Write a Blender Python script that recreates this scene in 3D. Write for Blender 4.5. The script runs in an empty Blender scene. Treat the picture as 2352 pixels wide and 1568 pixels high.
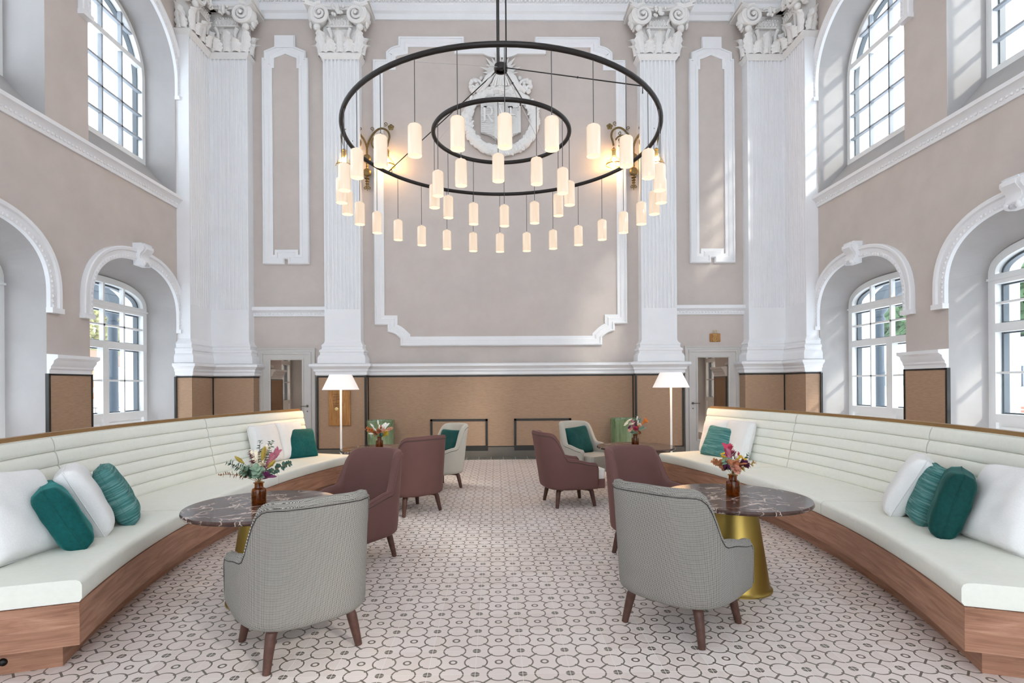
import bpy, bmesh, math, random
from math import sin, cos, pi, sqrt, radians, atan2, hypot
from mathutils import Vector, Matrix, Euler, noise
random.seed(11)
SC = bpy.context.scene
COL = SC.collection

# ------------------------------------------------------------------ helpers
class MB:
    def __init__(s): s.v = []; s.f = []; s.uv = None
    def add(s, V, F, M=None):
        b = len(s.v)
        s.v += [tuple(M @ Vector(p)) if M is not None else tuple(p) for p in V]
        s.f += [tuple(i + b for i in f) for f in F]
        return s
    def box(s, x0, x1, y0, y1, z0, z1, M=None):
        V = [(x0,y0,z0),(x1,y0,z0),(x1,y1,z0),(x0,y1,z0),(x0,y0,z1),(x1,y0,z1),(x1,y1,z1),(x0,y1,z1)]
        return s.add(V, [(0,3,2,1),(4,5,6,7),(0,1,5,4),(1,2,6,5),(2,3,7,6),(3,0,4,7)], M)
    def prism(s, poly, z0, z1, M=None):
        n = len(poly)
        V = [(p[0],p[1],z0) for p in poly] + [(p[0],p[1],z1) for p in poly]
        F = [tuple(range(n-1,-1,-1)), tuple(range(n,2*n))] + [(i,(i+1)%n,(i+1)%n+n,i+n) for i in range(n)]
        return s.add(V, F, M)
    def lathe(s, prof, n=32, M=None, cap=True, arc=1.0):
        V = []; F = []; m = len(prof)
        for i in range(n):
            a = 2*pi*i/n
            for r, z in prof: V.append((r*cos(a), r*sin(a), z))
        for i in range(n):
            j = (i+1) % n
            for k in range(m-1): F.append((i*m+k, j*m+k, j*m+k+1, i*m+k+1))
        if cap:
            if prof[0][0] > 1e-6: F.append(tuple(i*m for i in range(n-1,-1,-1)))
            if prof[-1][0] > 1e-6: F.append(tuple(i*m+m-1 for i in range(n)))
        return s.add(V, F, M)
    def tube(s, path, r, n=8, closed=False, M=None, sx=1.0):
        P = [Vector(p) for p in path]; m = len(P); V = []; F = []
        R = r if isinstance(r, (list, tuple)) else [r]*m
        up = Vector((0,0,1)); prev = None
        for i, p in enumerate(P):
            if closed: t = P[(i+1)%m] - P[i-1]
            else: t = P[min(i+1,m-1)] - P[max(i-1,0)]
            t.normalize()
            if prev is None:
                a = t.cross(up)
                if a.length < 1e-3: a = t.cross(Vector((1,0,0)))
            else:
                a = prev - t*prev.dot(t)
            a.normalize(); prev = a; b = t.cross(a)
            for k in range(n):
                q = 2*pi*(k+.5)/n
                V.append(p + (a*cos(q)*sx + b*sin(q))*R[i])
        for i in range(m if closed else m-1):
            j = (i+1) % m
            for k in range(n):
                l = (k+1) % n
                F.append((i*n+k, i*n+l, j*n+l, j*n+k))
        if not closed:
            F.append(tuple(range(n-1,-1,-1))); F.append(tuple((m-1)*n+k for k in range(n)))
        return s.add(V, F, M)
    def sphere(s, c, r, n=12, M=None, sc=(1,1,1)):
        m = max(6, n//2+2)
        V = [(c[0], c[1], c[2]-r*sc[2])]; F = []
        for i in range(1, m):
            a = -pi/2 + pi*i/m
            for k in range(n):
                q = 2*pi*k/n
                V.append((c[0]+r*sc[0]*cos(a)*cos(q), c[1]+r*sc[1]*cos(a)*sin(q), c[2]+r*sc[2]*sin(a)))
        V.append((c[0], c[1], c[2]+r*sc[2])); L = len(V)-1
        for k in range(n): F.append((0, 1+(k+1)%n, 1+k)); F.append((L, L-n+k, L-n+(k+1)%n))
        for i in range(m-2):
            for k in range(n):
                a = 1+i*n+k; b = 1+i*n+(k+1)%n
                F.append((a, b, b+n, a+n))
        return s.add(V, F, M)
    def grid(s, fn, nu, nv, M=None, wrap=False):
        V = [fn(i/(nu if wrap else nu-1), j/(nv-1)) for i in range(nu) for j in range(nv)]
        F = []
        for i in range(nu if wrap else nu-1):
            ii = (i+1) % nu
            for j in range(nv-1): F.append((i*nv+j, ii*nv+j, ii*nv+j+1, i*nv+j+1))
        return s.add(V, F, M)
    def sweep(s, path, prof, mp, closed=False, closeprof=True):
        """mitred sweep: path 2D points, prof (a,b): a = offset to the left of the path, b = height; mp(u,v,b)->xyz"""
        n = len(path); m = len(prof); V = []; F = []
        for i in range(n):
            p = Vector(path[i])
            d0 = (p - Vector(path[i-1])) if (closed or i > 0) else None
            d1 = (Vector(path[(i+1)%n]) - p) if (closed or i < n-1) else None
            if d0 is None: d0 = d1
            if d1 is None: d1 = d0
            d0 = d0.normalized(); d1 = d1.normalized()
            n0 = Vector((-d0.y, d0.x)); n1 = Vector((-d1.y, d1.x))
            nn = n0 + n1
            if nn.length < 1e-6: nn = n0
            nn.normalize(); k = 1/max(.3, nn.dot(n0))
            for a, b in prof:
                q = p + nn*(a*k); V.append(mp(q.x, q.y, b))
        mm = m if closeprof else m-1
        for i in range(n if closed else n-1):
            j = (i+1) % n
            for k in range(mm):
                l = (k+1) % m
                F.append((i*m+k, j*m+k, j*m+l, i*m+l))
        if not closed and closeprof:
            F.append(tuple(range(m-1,-1,-1))); F.append(tuple((n-1)*m+k for k in range(m)))
        return s.add(V, F)
    def build(s, name, mat, parent=None, smooth=True, bevel=0, solid=0, sub=0, ang=38, recalc=True, loc=None):
        me = bpy.data.meshes.new(name); me.from_pydata(s.v, [], s.f)
        if recalc:
            bm = bmesh.new(); bm.from_mesh(me)
            bmesh.ops.recalc_face_normals(bm, faces=bm.faces); bm.to_mesh(me); bm.free()
        me.validate()
        if s.uv is not None:
            l = me.uv_layers.new(name='UVMap')
            for lp in me.loops: l.data[lp.index].uv = s.uv[lp.vertex_index]
        if smooth:
            me.polygons.foreach_set('use_smooth', [True]*len(me.polygons))
            me.set_sharp_from_angle(angle=radians(ang))
        me.materials.append(mat); me.update()
        o = bpy.data.objects.new(name, me); COL.objects.link(o)
        if parent is not None: o.parent = parent
        if loc is not None: o.location = loc
        if solid:
            md = o.modifiers.new('t', 'SOLIDIFY'); md.thickness = solid; md.offset = 0
        if bevel:
            md = o.modifiers.new('b', 'BEVEL'); md.width = bevel; md.segments = 2; md.limit_method = 'ANGLE'
        if sub:
            md = o.modifiers.new('s', 'SUBSURF'); md.levels = sub; md.render_levels = sub
        return o

def tag(o, label=None, cat=None, group=None, kind=None):
    if label: o['label'] = label
    if cat: o['category'] = cat
    if group: o['group'] = group
    if kind: o['kind'] = kind
    return o
def thing(name, label, cat, loc=(0,0,0), rz=0, group=None, kind=None):
    o = bpy.data.objects.new(name, None); COL.objects.link(o); o.location = loc; o.rotation_euler = (0,0,rz)
    o.empty_display_size = .1
    return tag(o, label, cat, group, kind)
def copy_tree(o, parent=None):
    c = o.copy(); COL.objects.link(c)
    if parent is not None: c.parent = parent
    for ch in list(o.children): copy_tree(ch, c)
    return c
def struct(o, label=None): return tag(o, label, None, None, 'structure')
def T(x, y, z): return Matrix.Translation((x, y, z))
def RZ(a): return Matrix.Rotation(a, 4, 'Z')

# ------------------------------------------------------------------ materials
def mat(name, col, rough=.6, metal=0, spec=.5, **kw):
    m = bpy.data.materials.new(name); m.use_nodes = True
    b = m.node_tree.nodes['Principled BSDF']
    b.inputs['Base Color'].default_value = (*col, 1); b.inputs['Roughness'].default_value = rough
    b.inputs['Metallic'].default_value = metal; b.inputs['Specular IOR Level'].default_value = spec
    for k, v in kw.items(): b.inputs[k.replace('_', ' ')].default_value = v
    return m
class NT:
    def __init__(s, m): s.t = m.node_tree; s.b = s.t.nodes.get('Principled BSDF')
    def n(s, ty, **kw):
        x = s.t.nodes.new(ty)
        for k, v in kw.items(): setattr(x, k, v)
        return x
    def l(s, a, b): s.t.links.new(a, b)
    def math(s, op, a, b=None, c=None, clamp=False):
        x = s.n('ShaderNodeMath', operation=op, use_clamp=clamp)
        for i, q in enumerate((a, b, c)):
            if q is None: continue
            if isinstance(q, (int, float)): x.inputs[i].default_value = q
            else: s.l(q, x.inputs[i])
        return x.outputs[0]
    def mix(s, f, a, b):
        x = s.n('ShaderNodeMix', data_type='RGBA')
        for i, q in ((0, f), (6, a), (7, b)):
            if isinstance(q, (int, float)): x.inputs[i].default_value = q
            elif isinstance(q, tuple): x.inputs[i].default_value = (*q, 1)[:4]
            else: s.l(q, x.inputs[i])
        return x.outputs[2]
    def coord(s, kind='Object', scale=(1,1,1), rot=(0,0,0)):
        c = s.n('ShaderNodeTexCoord'); mp = s.n('ShaderNodeMapping')
        mp.inputs['Scale'].default_value = scale; mp.inputs['Rotation'].default_value = rot
        s.l(c.outputs[kind], mp.inputs[0]); return mp.outputs[0]
    def noise(s, vec, scale=5, detail=3, rough=.5, dist=0):
        x = s.n('ShaderNodeTexNoise'); x.inputs['Scale'].default_value = scale
        x.inputs['Detail'].default_value = detail; x.inputs['Roughness'].default_value = rough
        x.inputs['Distortion'].default_value = dist; s.l(vec, x.inputs['Vector']); return x.outputs[0]
    def ramp(s, f, stops):
        x = s.n('ShaderNodeValToRGB'); e = x.color_ramp.elements
        while len(e) < len(stops): e.new(.5)
        for q, (p, c) in zip(e, stops): q.position = p; q.color = (*c, 1)
        s.l(f, x.inputs[0]); return x.outputs[0]
    def bump(s, h, strength=.2, dist=.01):
        x = s.n('ShaderNodeBump'); x.inputs['Strength'].default_value = strength; x.inputs['Distance'].default_value = dist
        s.l(h, x.inputs['Height']); s.l(x.outputs[0], s.b.inputs['Normal'])
    def col(s, c): s.l(c, s.b.inputs['Base Color'])

def paint(name, col, var=.06, rough=.75, bump=.06, scale=2.5):
    m = mat(name, col, rough, spec=.25); t = NT(m); v = t.coord('Object')
    f = t.noise(v, scale, 5, .6)
    t.col(t.ramp(f, [(.3, tuple(c*(1-var) for c in col)), (.7, tuple(min(1, c*(1+var)) for c in col))]))
    if bump: t.bump(t.noise(v, 60, 3), bump, .004)
    return m
M = {}
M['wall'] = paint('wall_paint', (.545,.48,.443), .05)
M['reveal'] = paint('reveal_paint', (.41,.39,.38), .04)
M['muntinup'] = paint('backlit_muntin', (.36,.385,.42), .05, .5, 0)  # white muntins against the sky, their backlit grey put into the colour
M['plaster'] = paint('white_plaster', (.78,.778,.79), .02, .6, .05)
M['stucco'] = paint('outer_stucco', (.80,.80,.79), .03)
M['ceiling'] = paint('ceiling_paint', (.82,.815,.81), .02)
M['relief'] = paint('relief_plaster', (.76,.74,.72), .03, .65, .15, 12)
M['door'] = paint('door_paint', (.56,.53,.50), .03, .5, .03)
M['frame'] = paint('window_paint', (.80,.80,.79), .02, .45, .02)
M['darkframe'] = mat('dark_window_metal', (.06,.075,.09), .45)
M['darkpanel'] = mat('dark_trim', (.018,.015,.011), .5)
M['skirting'] = paint('skirting_paint', (.135,.115,.095), .08, .5, .04)
M['blackmetal'] = mat('black_bronze', (.022,.018,.017), .38, .6)
M['cable'] = mat('dark_cable', (.05,.045,.045), .5)
M['steel'] = mat('steel_wire', (.55,.5,.48), .35, .9)
M['lampwhite'] = mat('white_lacquer', (.85,.85,.85), .35)
M['leg'] = paint('dark_walnut', (.085,.04,.03), .2, .4, .05, 20)
M['welt_shadow'] = mat('seam_shadow', (.035,.03,.028), .9)  # seam line, its dark tone stands for the shadow beside the piping
M['snow'] = paint('snow', (.90,.92,.95), .03, .8, .3, 1.5)
M['bronze'] = paint('aged_bronze', (.20,.14,.06), .25, .42, .05, 14); M['bronze'].node_tree.nodes['Principled BSDF'].inputs['Metallic'].default_value = .8
M['brassrim'] = mat('polished_brass', (.55,.36,.13), .28, .95)
M['handle'] = mat('dark_nickel', (.16,.14,.12), .35, .9)
M['goldline'] = mat('gold_leaf', (.72,.56,.26), .35, .8)

def _fabric():
    m = mat('woven_wallcovering', (.30,.185,.115), .85, spec=.2); t = NT(m)
    c = t.n('ShaderNodeTexCoord'); sp = t.n('ShaderNodeSeparateXYZ'); t.l(c.outputs['Object'], sp.inputs[0])
    cb = t.n('ShaderNodeCombineXYZ')
    t.l(t.math('MULTIPLY', sp.outputs[0], 11.), cb.inputs[0]); t.l(t.math('MULTIPLY', sp.outputs[1], 11.), cb.inputs[1]); t.l(t.math('MULTIPLY', sp.outputs[2], 330.), cb.inputs[2])
    f = t.noise(cb.outputs[0], 1.0, 4, .65)
    t.col(t.ramp(f, [(.25, (.28,.17,.105)), (.5, (.385,.25,.165)), (.78, (.50,.345,.24))]))
    t.bump(f, .25, .004); return m
M['wainscot'] = _fabric()

def wood(name, a, b, c, sc=(6,6,45), scale=1.0, rough=.45, kind='Object'):
    m = mat(name, b, rough, spec=.35); t = NT(m)
    v = t.coord(kind, sc)
    f = t.noise(v, scale, 6, .62, 1.1)
    w = t.noise(v, scale*4.5, 3, .6, .3)
    f2 = t.math('ADD', t.math('MULTIPLY', f, .72), t.math('MULTIPLY', w, .28))
    t.col(t.ramp(f2, [(.3, a), (.5, b), (.72, c)])); t.bump(f2, .12, .003); return m
M['oak'] = wood('stained_oak', (.155,.07,.04), (.285,.145,.09), (.42,.24,.16), (3.2,3.2,26), 1.0)
M['rail'] = wood('golden_rail', (.22,.115,.04), (.30,.17,.07), (.36,.22,.10), (4,4,30), 1.0, .35)
M['plaque'] = wood('acacia', (.16,.06,.015), (.38,.17,.045), (.55,.30,.10), (28,28,2.0), 1.0, .4)

def cloth(name, col, var=.12, scale=220, sheen=0., rough=.9, bump=.25, stretch=(1,1,1)):
    m = mat(name, col, rough, spec=.2); t = NT(m); v = t.coord('Object', stretch)
    f = t.noise(v, scale, 2, .7); g = t.noise(v, 6, 3)
    h = t.math('ADD', t.math('MULTIPLY', f, .6), t.math('MULTIPLY', g, .4))
    t.col(t.ramp(h, [(.3, tuple(c*(1-var) for c in col)), (.7, tuple(min(1,c*(1+var)) for c in col))]))
    if sheen:
        t.b.inputs['Sheen Weight'].default_value = sheen; t.b.inputs['Sheen Roughness'].default_value = .35
        t.b.inputs['Sheen Tint'].default_value = (*[min(1, c*4+.05) for c in col], 1)
    if bump: t.bump(f, bump, .003)
    return m
M['leather'] = cloth('cream_leather', (.80,.80,.725), .03, 30, 0, .5, .05)
M['brown'] = cloth('aubergine_brown_upholstery', (.135,.066,.058), .08, 300, .25, .8, .1)
M['cream'] = cloth('oatmeal_upholstery', (.42,.385,.33), .08, 260, .1, .9, .15)
M['seatwhite'] = cloth('offwhite_seat_cloth', (.66,.62,.57), .05, 200, 0, .9, .1)
M['boucle'] = cloth('white_boucle', (.80,.79,.78), .05, 130, .1, .95, .6)
M['velvet'] = cloth('teal_velvet', (.004,.085,.082), .3, 40, .8, .7, .1)
M['velvetdark'] = cloth('dark_green_velvet', (.003,.05,.045), .3, 40, .5, .7, .1)
def _stripe():
    m = mat('striped_teal_weave', (.06,.2,.19), .9, spec=.2); t = NT(m); v = t.coord('Object', (3,3,75))
    f = t.noise(v, 1.2, 4, .7)
    t.col(t.ramp(f, [(.28, (.02,.10,.10)), (.5, (.07,.21,.20)), (.72, (.25,.41,.39))])); t.bump(f, .3, .003); return m
M['stripe'] = _stripe()
def _hound():
    m = mat('houndstooth_tweed', (.3,.3,.29), .9, spec=.2); t = NT(m)
    c = t.n('ShaderNodeTexCoord'); sp = t.n('ShaderNodeSeparateXYZ'); t.l(c.outputs['UV'], sp.inputs[0])
    def st(o): return t.math('GREATER_THAN', t.math('FRACT', t.math('MULTIPLY', o, 1/.0058)), .5)
    a = st(sp.outputs[0]); b = st(sp.outputs[1])
    s = t.math('MULTIPLY', t.math('ADD', a, b), .5)
    t.col(t.ramp(s, [(.0, (.56,.53,.48)), (.5, (.18,.172,.157)), (1., (.028,.027,.025))]))
    t.bump(s, .25, .002); return m
M['hound'] = _hound()

def _marble():
    m = mat('dark_emperador_marble', (.06,.035,.03), .12, spec=.18); t = NT(m)
    v = t.coord('Object')
    w = t.noise(v, 3.5, 5, .6)
    ad = t.n('ShaderNodeVectorMath', operation='ADD'); t.l(v, ad.inputs[0])
    cb = t.n('ShaderNodeCombineXYZ'); t.l(t.math('MULTIPLY', w, .55), cb.inputs[0]); t.l(t.math('MULTIPLY', w, .3), cb.inputs[1]); t.l(cb.outputs[0], ad.inputs[1])
    vo = t.n('ShaderNodeTexVoronoi', feature='DISTANCE_TO_EDGE'); vo.inputs['Scale'].default_value = 6.5; t.l(ad.outputs[0], vo.inputs['Vector'])
    vein = t.math('SUBTRACT', 1., t.math('MULTIPLY', vo.outputs[0], 17, clamp=True), clamp=True)
    patch = t.noise(v, 5, 4, .65)
    vein = t.math('MULTIPLY', vein, t.math('MULTIPLY', t.math('SUBTRACT', patch, .44), 8, clamp=True))
    base = t.ramp(t.noise(v, 7, 6, .7), [(.3, (.03,.017,.014)), (.55, (.085,.048,.04)), (.75, (.19,.115,.095))])
    t.col(t.mix(vein, base, (.62,.50,.43))); return m
M['marble'] = _marble()
M['brass'] = mat('brushed_brass', (.36,.245,.06), .36, .85)
def _glaze():
    m = mat('green_glaze', (.14,.2,.1), .08, spec=.6); t = NT(m); v = t.coord('Object', (7,7,.9))
    f = t.noise(v, 1.6, 5, .65)
    t.col(t.ramp(f, [(.25, (.07,.10,.035)), (.48, (.15,.22,.11)), (.75, (.27,.33,.22))])); return m
M['glaze'] = _glaze()
def _floor():
    m = mat('cement_tiles', (.7,.6,.55), .42, spec=.35); t = NT(m)
    g = t.n('ShaderNodeNewGeometry'); sp = t.n('ShaderNodeSeparateXYZ'); t.l(g.outputs['Position'], sp.inputs[0])
    s = .2475
    u = t.math('DIVIDE', t.math('SUBTRACT', sp.outputs[0], .02), s); v = t.math('DIVIDE', t.math('SUBTRACT', sp.outputs[1], 3.06), s)
    a = t.math('ABSOLUTE', t.math('SUBTRACT', t.math('FRACT', u), .5)); b = t.math('ABSOLUTE', t.math('SUBTRACT', t.math('FRACT', v), .5))
    def dist(x, y):
        p = t.math('SUBTRACT', a, x); q = t.math('SUBTRACT', b, y)
        return t.math('SQRT', t.math('ADD', t.math('MULTIPLY', p, p), t.math('MULTIPLY', q, q)))
    d1 = t.math('MINIMUM', dist(.5, 0), dist(0, .5))
    ring = t.math('LESS_THAN', t.math('ABSOLUTE', t.math('SUBTRACT', d1, .245)), .0165)
    dot = t.math('LESS_THAN', dist(.5, .5), .095)
    o = t.math('LESS_THAN', t.math('ABSOLUTE', t.math('SUBTRACT', dist(0, 0), .073)), .021)
    con = t.math('MULTIPLY', t.math('LESS_THAN', t.math('ABSOLUTE', t.math('SUBTRACT', t.math('ADD', a, b), .5)), .032), t.math('GREATER_THAN', d1, .208))
    pat = t.math('MAXIMUM', t.math('MAXIMUM', ring, dot), t.math('MAXIMUM', o, con))
    gr = t.math('GREATER_THAN', t.math('MAXIMUM', a, b), .494)
    cb = t.n('ShaderNodeCombineXYZ'); t.l(t.math('FLOOR', u), cb.inputs[0]); t.l(t.math('FLOOR', v), cb.inputs[1])
    wn = t.n('ShaderNodeTexWhiteNoise', noise_dimensions='2D'); t.l(cb.outputs[0], wn.inputs[0])
    base = t.ramp(wn.outputs[0], [(0, (.70,.60,.55)), (.5, (.745,.645,.595)), (1, (.76,.675,.635))])
    cl = t.noise(g.outputs['Position'], 9, 4)
    base = t.mix(t.math('MULTIPLY', cl, .12), base, (.85,.77,.72))
    c = t.mix(pat, base, (.175,.15,.125)); c = t.mix(gr, c, (.80,.74,.69))
    t.col(c)
    t.l(t.math('ADD', .32, t.math('MULTIPLY', cl, .2)), t.b.inputs['Roughness']); return m
M['floor'] = _floor()
def _slate():
    m = mat('slate_border', (.12,.12,.10), .5, spec=.4); t = NT(m)
    g = t.n('ShaderNodeNewGeometry'); sp = t.n('ShaderNodeSeparateXYZ'); t.l(g.outputs['Position'], sp.inputs[0])
    u = t.math('FRACT', t.math('DIVIDE', t.math('ADD', sp.outputs[0], 20.02), .2475))
    ed = t.math('LESS_THAN', u, .03)
    f = t.noise(g.outputs['Position'], 8, 4)
    t.col(t.mix(ed, t.ramp(f, [(.3, (.09,.09,.075)), (.7, (.16,.155,.135))]), (.6,.55,.5))); return m
M['slate'] = _slate()
def glassmat(name, tint, gl=.08, rough=0.):
    m = bpy.data.materials.new(name); m.use_nodes = True; t = m.node_tree; t.nodes.clear()
    o = t.nodes.new('ShaderNodeOutputMaterial'); mx = t.nodes.new('ShaderNodeMixShader'); tr = t.nodes.new('ShaderNodeBsdfTransparent')
    g = t.nodes.new('ShaderNodeBsdfGlossy'); g.inputs['Roughness'].default_value = rough; tr.inputs[0].default_value = (*tint, 1)
    lw = t.nodes.new('ShaderNodeLayerWeight'); pw = t.nodes.new('ShaderNodeMath'); pw.operation = 'POWER'; pw.inputs[1].default_value = 4
    t.links.new(lw.outputs['Facing'], pw.inputs[0])
    ma = t.nodes.new('ShaderNodeMath'); ma.operation = 'MULTIPLY_ADD'; ma.inputs[1].default_value = .8; ma.inputs[2].default_value = .035
    t.links.new(pw.outputs[0], ma.inputs[0]); t.links.new(ma.outputs[0], mx.inputs[0]); t.links.new(tr.outputs[0], mx.inputs[1]); t.links.new(g.outputs[0], mx.inputs[2]); t.links.new(mx.outputs[0], o.inputs[0])
    return m
M['glass'] = glassmat('clear_glass', (.95,.97,.98))
M['amber'] = glassmat('amber_glass', (.71,.47,.20))
M['bellglass'] = glassmat('bell_glass', (1,.93,.78))
M['mirror'] = mat('bronze_mirror', (.40,.32,.26), .02, 1.0)
def emis(name, col, e, base=(.8,.75,.7), rough=.25):
    m = mat(name, base, rough); b = m.node_tree.nodes['Principled BSDF']
    b.inputs['Emission Color'].default_value = (*col, 1); b.inputs['Emission Strength'].default_value = e; return m
GLOW = 1.0
M['shade'] = emis('lit_porcelain', (1,.63,.31), .078*GLOW, (.52,.475,.43), .10)
M['diffuser'] = emis('lit_diffuser', (1,.80,.50), .19*GLOW, (.4,.35,.3))
M['lampshade'] = emis('lit_linen_shade', (1,.84,.72), .06*GLOW, (.84,.80,.78), .8)
M['bulb'] = emis('lit_bulb', (1,.60,.24), 60*GLOW)

# ------------------------------------------------------------------ the room
W = 6.145; WO = 7.15; B = 11.4; A = 1.095; ZC = 10.8; YR = -9.4; XM = 6.74
BAYS = [9.265, 6.295, 3.325, .355, -2.615, -5.585]
US = [-A*cos(pi*i/36) for i in range(37)]
def arch_low(u, a=A, h=.85): return 2.77 + h*max(0, 1-abs(u/a)**2.4)**(1/2.4)
def arch_win(u, a=A): return 2.95 + .42*max(0, 1-abs(u/a)**2.5)**(1/2.5)
def arch_up(u, a=A): return 7.27 + sqrt(max(0, a*a-u*u))

def side_wall(s, name):
    m = MB()
    def quad(p): m.add(p, [tuple(range(len(p)))])
    def face(x, y0, y1, z0a, z0b, z1): quad([(s*x,y0,z0a),(s*x,y1,z0b),(s*x,y1,z1),(s*x,y0,z1)])
    edges = [B+.4]
    for yc in BAYS: edges += [yc+A, yc-A]
    edges.append(YR)
    for i in range(0, len(edges), 2):
        for x in (W, WO): face(x, edges[i+1], edges[i], -.35, -.35, ZC+.6)
    for yc in BAYS:
        for i in range(len(US)-1):
            u, w = US[i], US[i+1]
            for x, zs in ((W, 5.08), (WO, 5.68)):
                fl = arch_low if x == W else arch_win
                face(x, yc+u, yc+w, fl(u), fl(w), zs)
                face(x, yc+u, yc+w, arch_up(u), arch_up(w), ZC+.6)
            for fn, fm in ((arch_low, arch_win), (arch_up, arch_up)):
                quad([(s*W,yc+u,fn(u)),(s*W,yc+w,fn(w)),(s*XM,yc+w,fm(w)),(s*XM,yc+u,fm(u))])
                quad([(s*XM,yc+u,fm(u)),(s*XM,yc+w,fm(w)),(s*WO,yc+w,fm(w)),(s*WO,yc+u,fm(u))])
        for u in (-A, A):
            for xa, xb, za, zb_ in ((W, XM, 2.77, 2.95), (XM, WO, 2.95, 2.95)): quad([(s*xa,yc+u,-.3),(s*xb,yc+u,-.3),(s*xb,yc+u,zb_),(s*xa,yc+u,za)])
            quad([(s*W,yc+u,5.08),(s*6.70,yc+u,5.68),(s*XM,yc+u,5.68),(s*XM,yc+u,7.27),(s*W,yc+u,7.27)])
            quad([(s*XM,yc+u,5.68),(s*WO,yc+u,5.68),(s*WO,yc+u,7.27),(s*XM,yc+u,7.27)])
        quad([(s*W,yc-A,5.08),(s*W,yc+A,5.08),(s*6.70,yc+A,5.68),(s*6.70,yc-A,5.68)])
        quad([(s*6.70,yc-A,5.68),(s*6.70,yc+A,5.68),(s*WO,yc+A,5.68),(s*WO,yc-A,5.68)])
    o = struct(m.build(name, M['wall'], recalc=False, ang=25))
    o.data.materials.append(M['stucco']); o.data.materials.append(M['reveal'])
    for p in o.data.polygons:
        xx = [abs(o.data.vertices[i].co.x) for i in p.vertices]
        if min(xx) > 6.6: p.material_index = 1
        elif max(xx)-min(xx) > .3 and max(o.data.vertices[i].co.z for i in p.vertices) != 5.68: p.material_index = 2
side_wall(-1, 'wall_left'); side_wall(1, 'wall_right')
struct(MB().box(-WO, WO, B, B+.4, -.35, ZC+.6).build('wall_back', M['wall'], smooth=False))
m = MB()                                                           # rear wall: three unseen tall windows added behind the camera for more daylight
xs = [-WO, -5.5, -2.1, -1.75, 1.75, 2.1, 5.5, WO]
for i in range(7):
    if i % 2 == 0: m.box(xs[i], xs[i+1], YR-.4, YR, -.35, ZC+.6)
    else: m.box(xs[i], xs[i+1], YR-.4, YR, -.35, .3); m.box(xs[i], xs[i+1], YR-.4, YR, 9.9, ZC+.6)
struct(m.build('wall_rear', M['wall'], smooth=False))
for i in (1, 3, 5):
    f = MB(); x0, x1 = xs[i], xs[i+1]
    for x in (x0, x0+(x1-x0)/4, (x0+x1)/2, x1-(x1-x0)/4, x1): f.box(x-.04, x+.04, YR-.25, YR-.15, .3, 9.9)
    for z in (.3, 1.6, 2.9, 4.2, 5.5, 6.8, 8.1, 9.9): f.box(x0, x1, YR-.25, YR-.15, z-.03, z+.03)
    o = struct(f.build('window_%d' % (30+i), M['frame'], smooth=False))
    MB().box(x0, x1, YR-.205, YR-.2, .3, 9.9).build('pane', M['glass'], o, smooth=False)
struct(MB().box(-W, W, YR, B, -.2, 0).build('floor', M['floor'], smooth=False))
struct(MB().box(-5.0, 5.0, 10.86, 11.39, .0, .004).build('floor_border', M['slate'], smooth=False))
struct(MB().box(-WO, WO, YR, B, ZC, ZC+.3).build('ceiling', M['ceiling'], smooth=False))

# --- cornice below the ceiling
cor = [(0,9.13),(.05,9.13),(.05,9.25),(.10,9.28),(.10,9.40),(.12,9.42),(.12,9.52),(.20,9.60),(.20,9.66),(.10,9.70),(.10,10.25),(.3,10.5),(.4,10.55),(.4,10.72),(0,10.78)]
m = MB().sweep([(W,YR),(W,10.32),(5.84,10.32),(5.84,11.06),(5.05,11.06),(5.05,B),(-5.05,B),(-5.05,11.06),(-5.84,11.06),(-5.84,10.32),(-W,10.32),(-W,YR)], cor, lambda u,v,b: (u,v,b))
for k in range(120):                                               # carved egg course
    m.sphere((-5+k*.0842, B-.15, 9.47), .04, 6, sc=(.75,1,1.1))
struct(m.build('trim_1', M['plaster'], ang=30))

# --- string courses
st = [(0,4.88),(.03,4.88),(.045,4.93),(.045,4.955),(.10,5.02),(.125,5.03),(.125,5.085),(0,5.10)]
n = 2
def mapL(s): return lambda u,v,b: (u,v,b)
for s in (-1, 1):
    p = [(s*W, YR), (s*W, 10.39)]
    if s < 0: p = p[::-1]
    m = MB().sweep(p, [(a,b) for a,b in st], lambda u,v,b: (u,v,b))
    y = 5.0
    while y < 10.36: m.sphere((s*(W-.047), y, 4.942), .022, 6, sc=(.8,1.3,.9)); y += .07
    struct(m.build('trim_%d' % n, M['plaster'], ang=30)); n += 1
for s in (-1, 1):
    p = [(s*5.14, B), (s*3.61, B)]
    if s > 0: p = p
    else: p = p[::-1]
    bs = [(0,2.95),(.03,2.95),(.045,2.99),(.045,3.02),(.09,3.06),(.11,3.07),(.11,3.14),(0,3.15)]
    m = MB().sweep(p, bs, lambda u,v,b: (u,v,b))
    for k in range(22): m.sphere((s*(3.65+k*.068), B-.047, 3.0), .02, 6, sc=(1.2,.8,1))
    struct(m.build('trim_%d' % n, M['plaster'], ang=30)); n += 1

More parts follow.
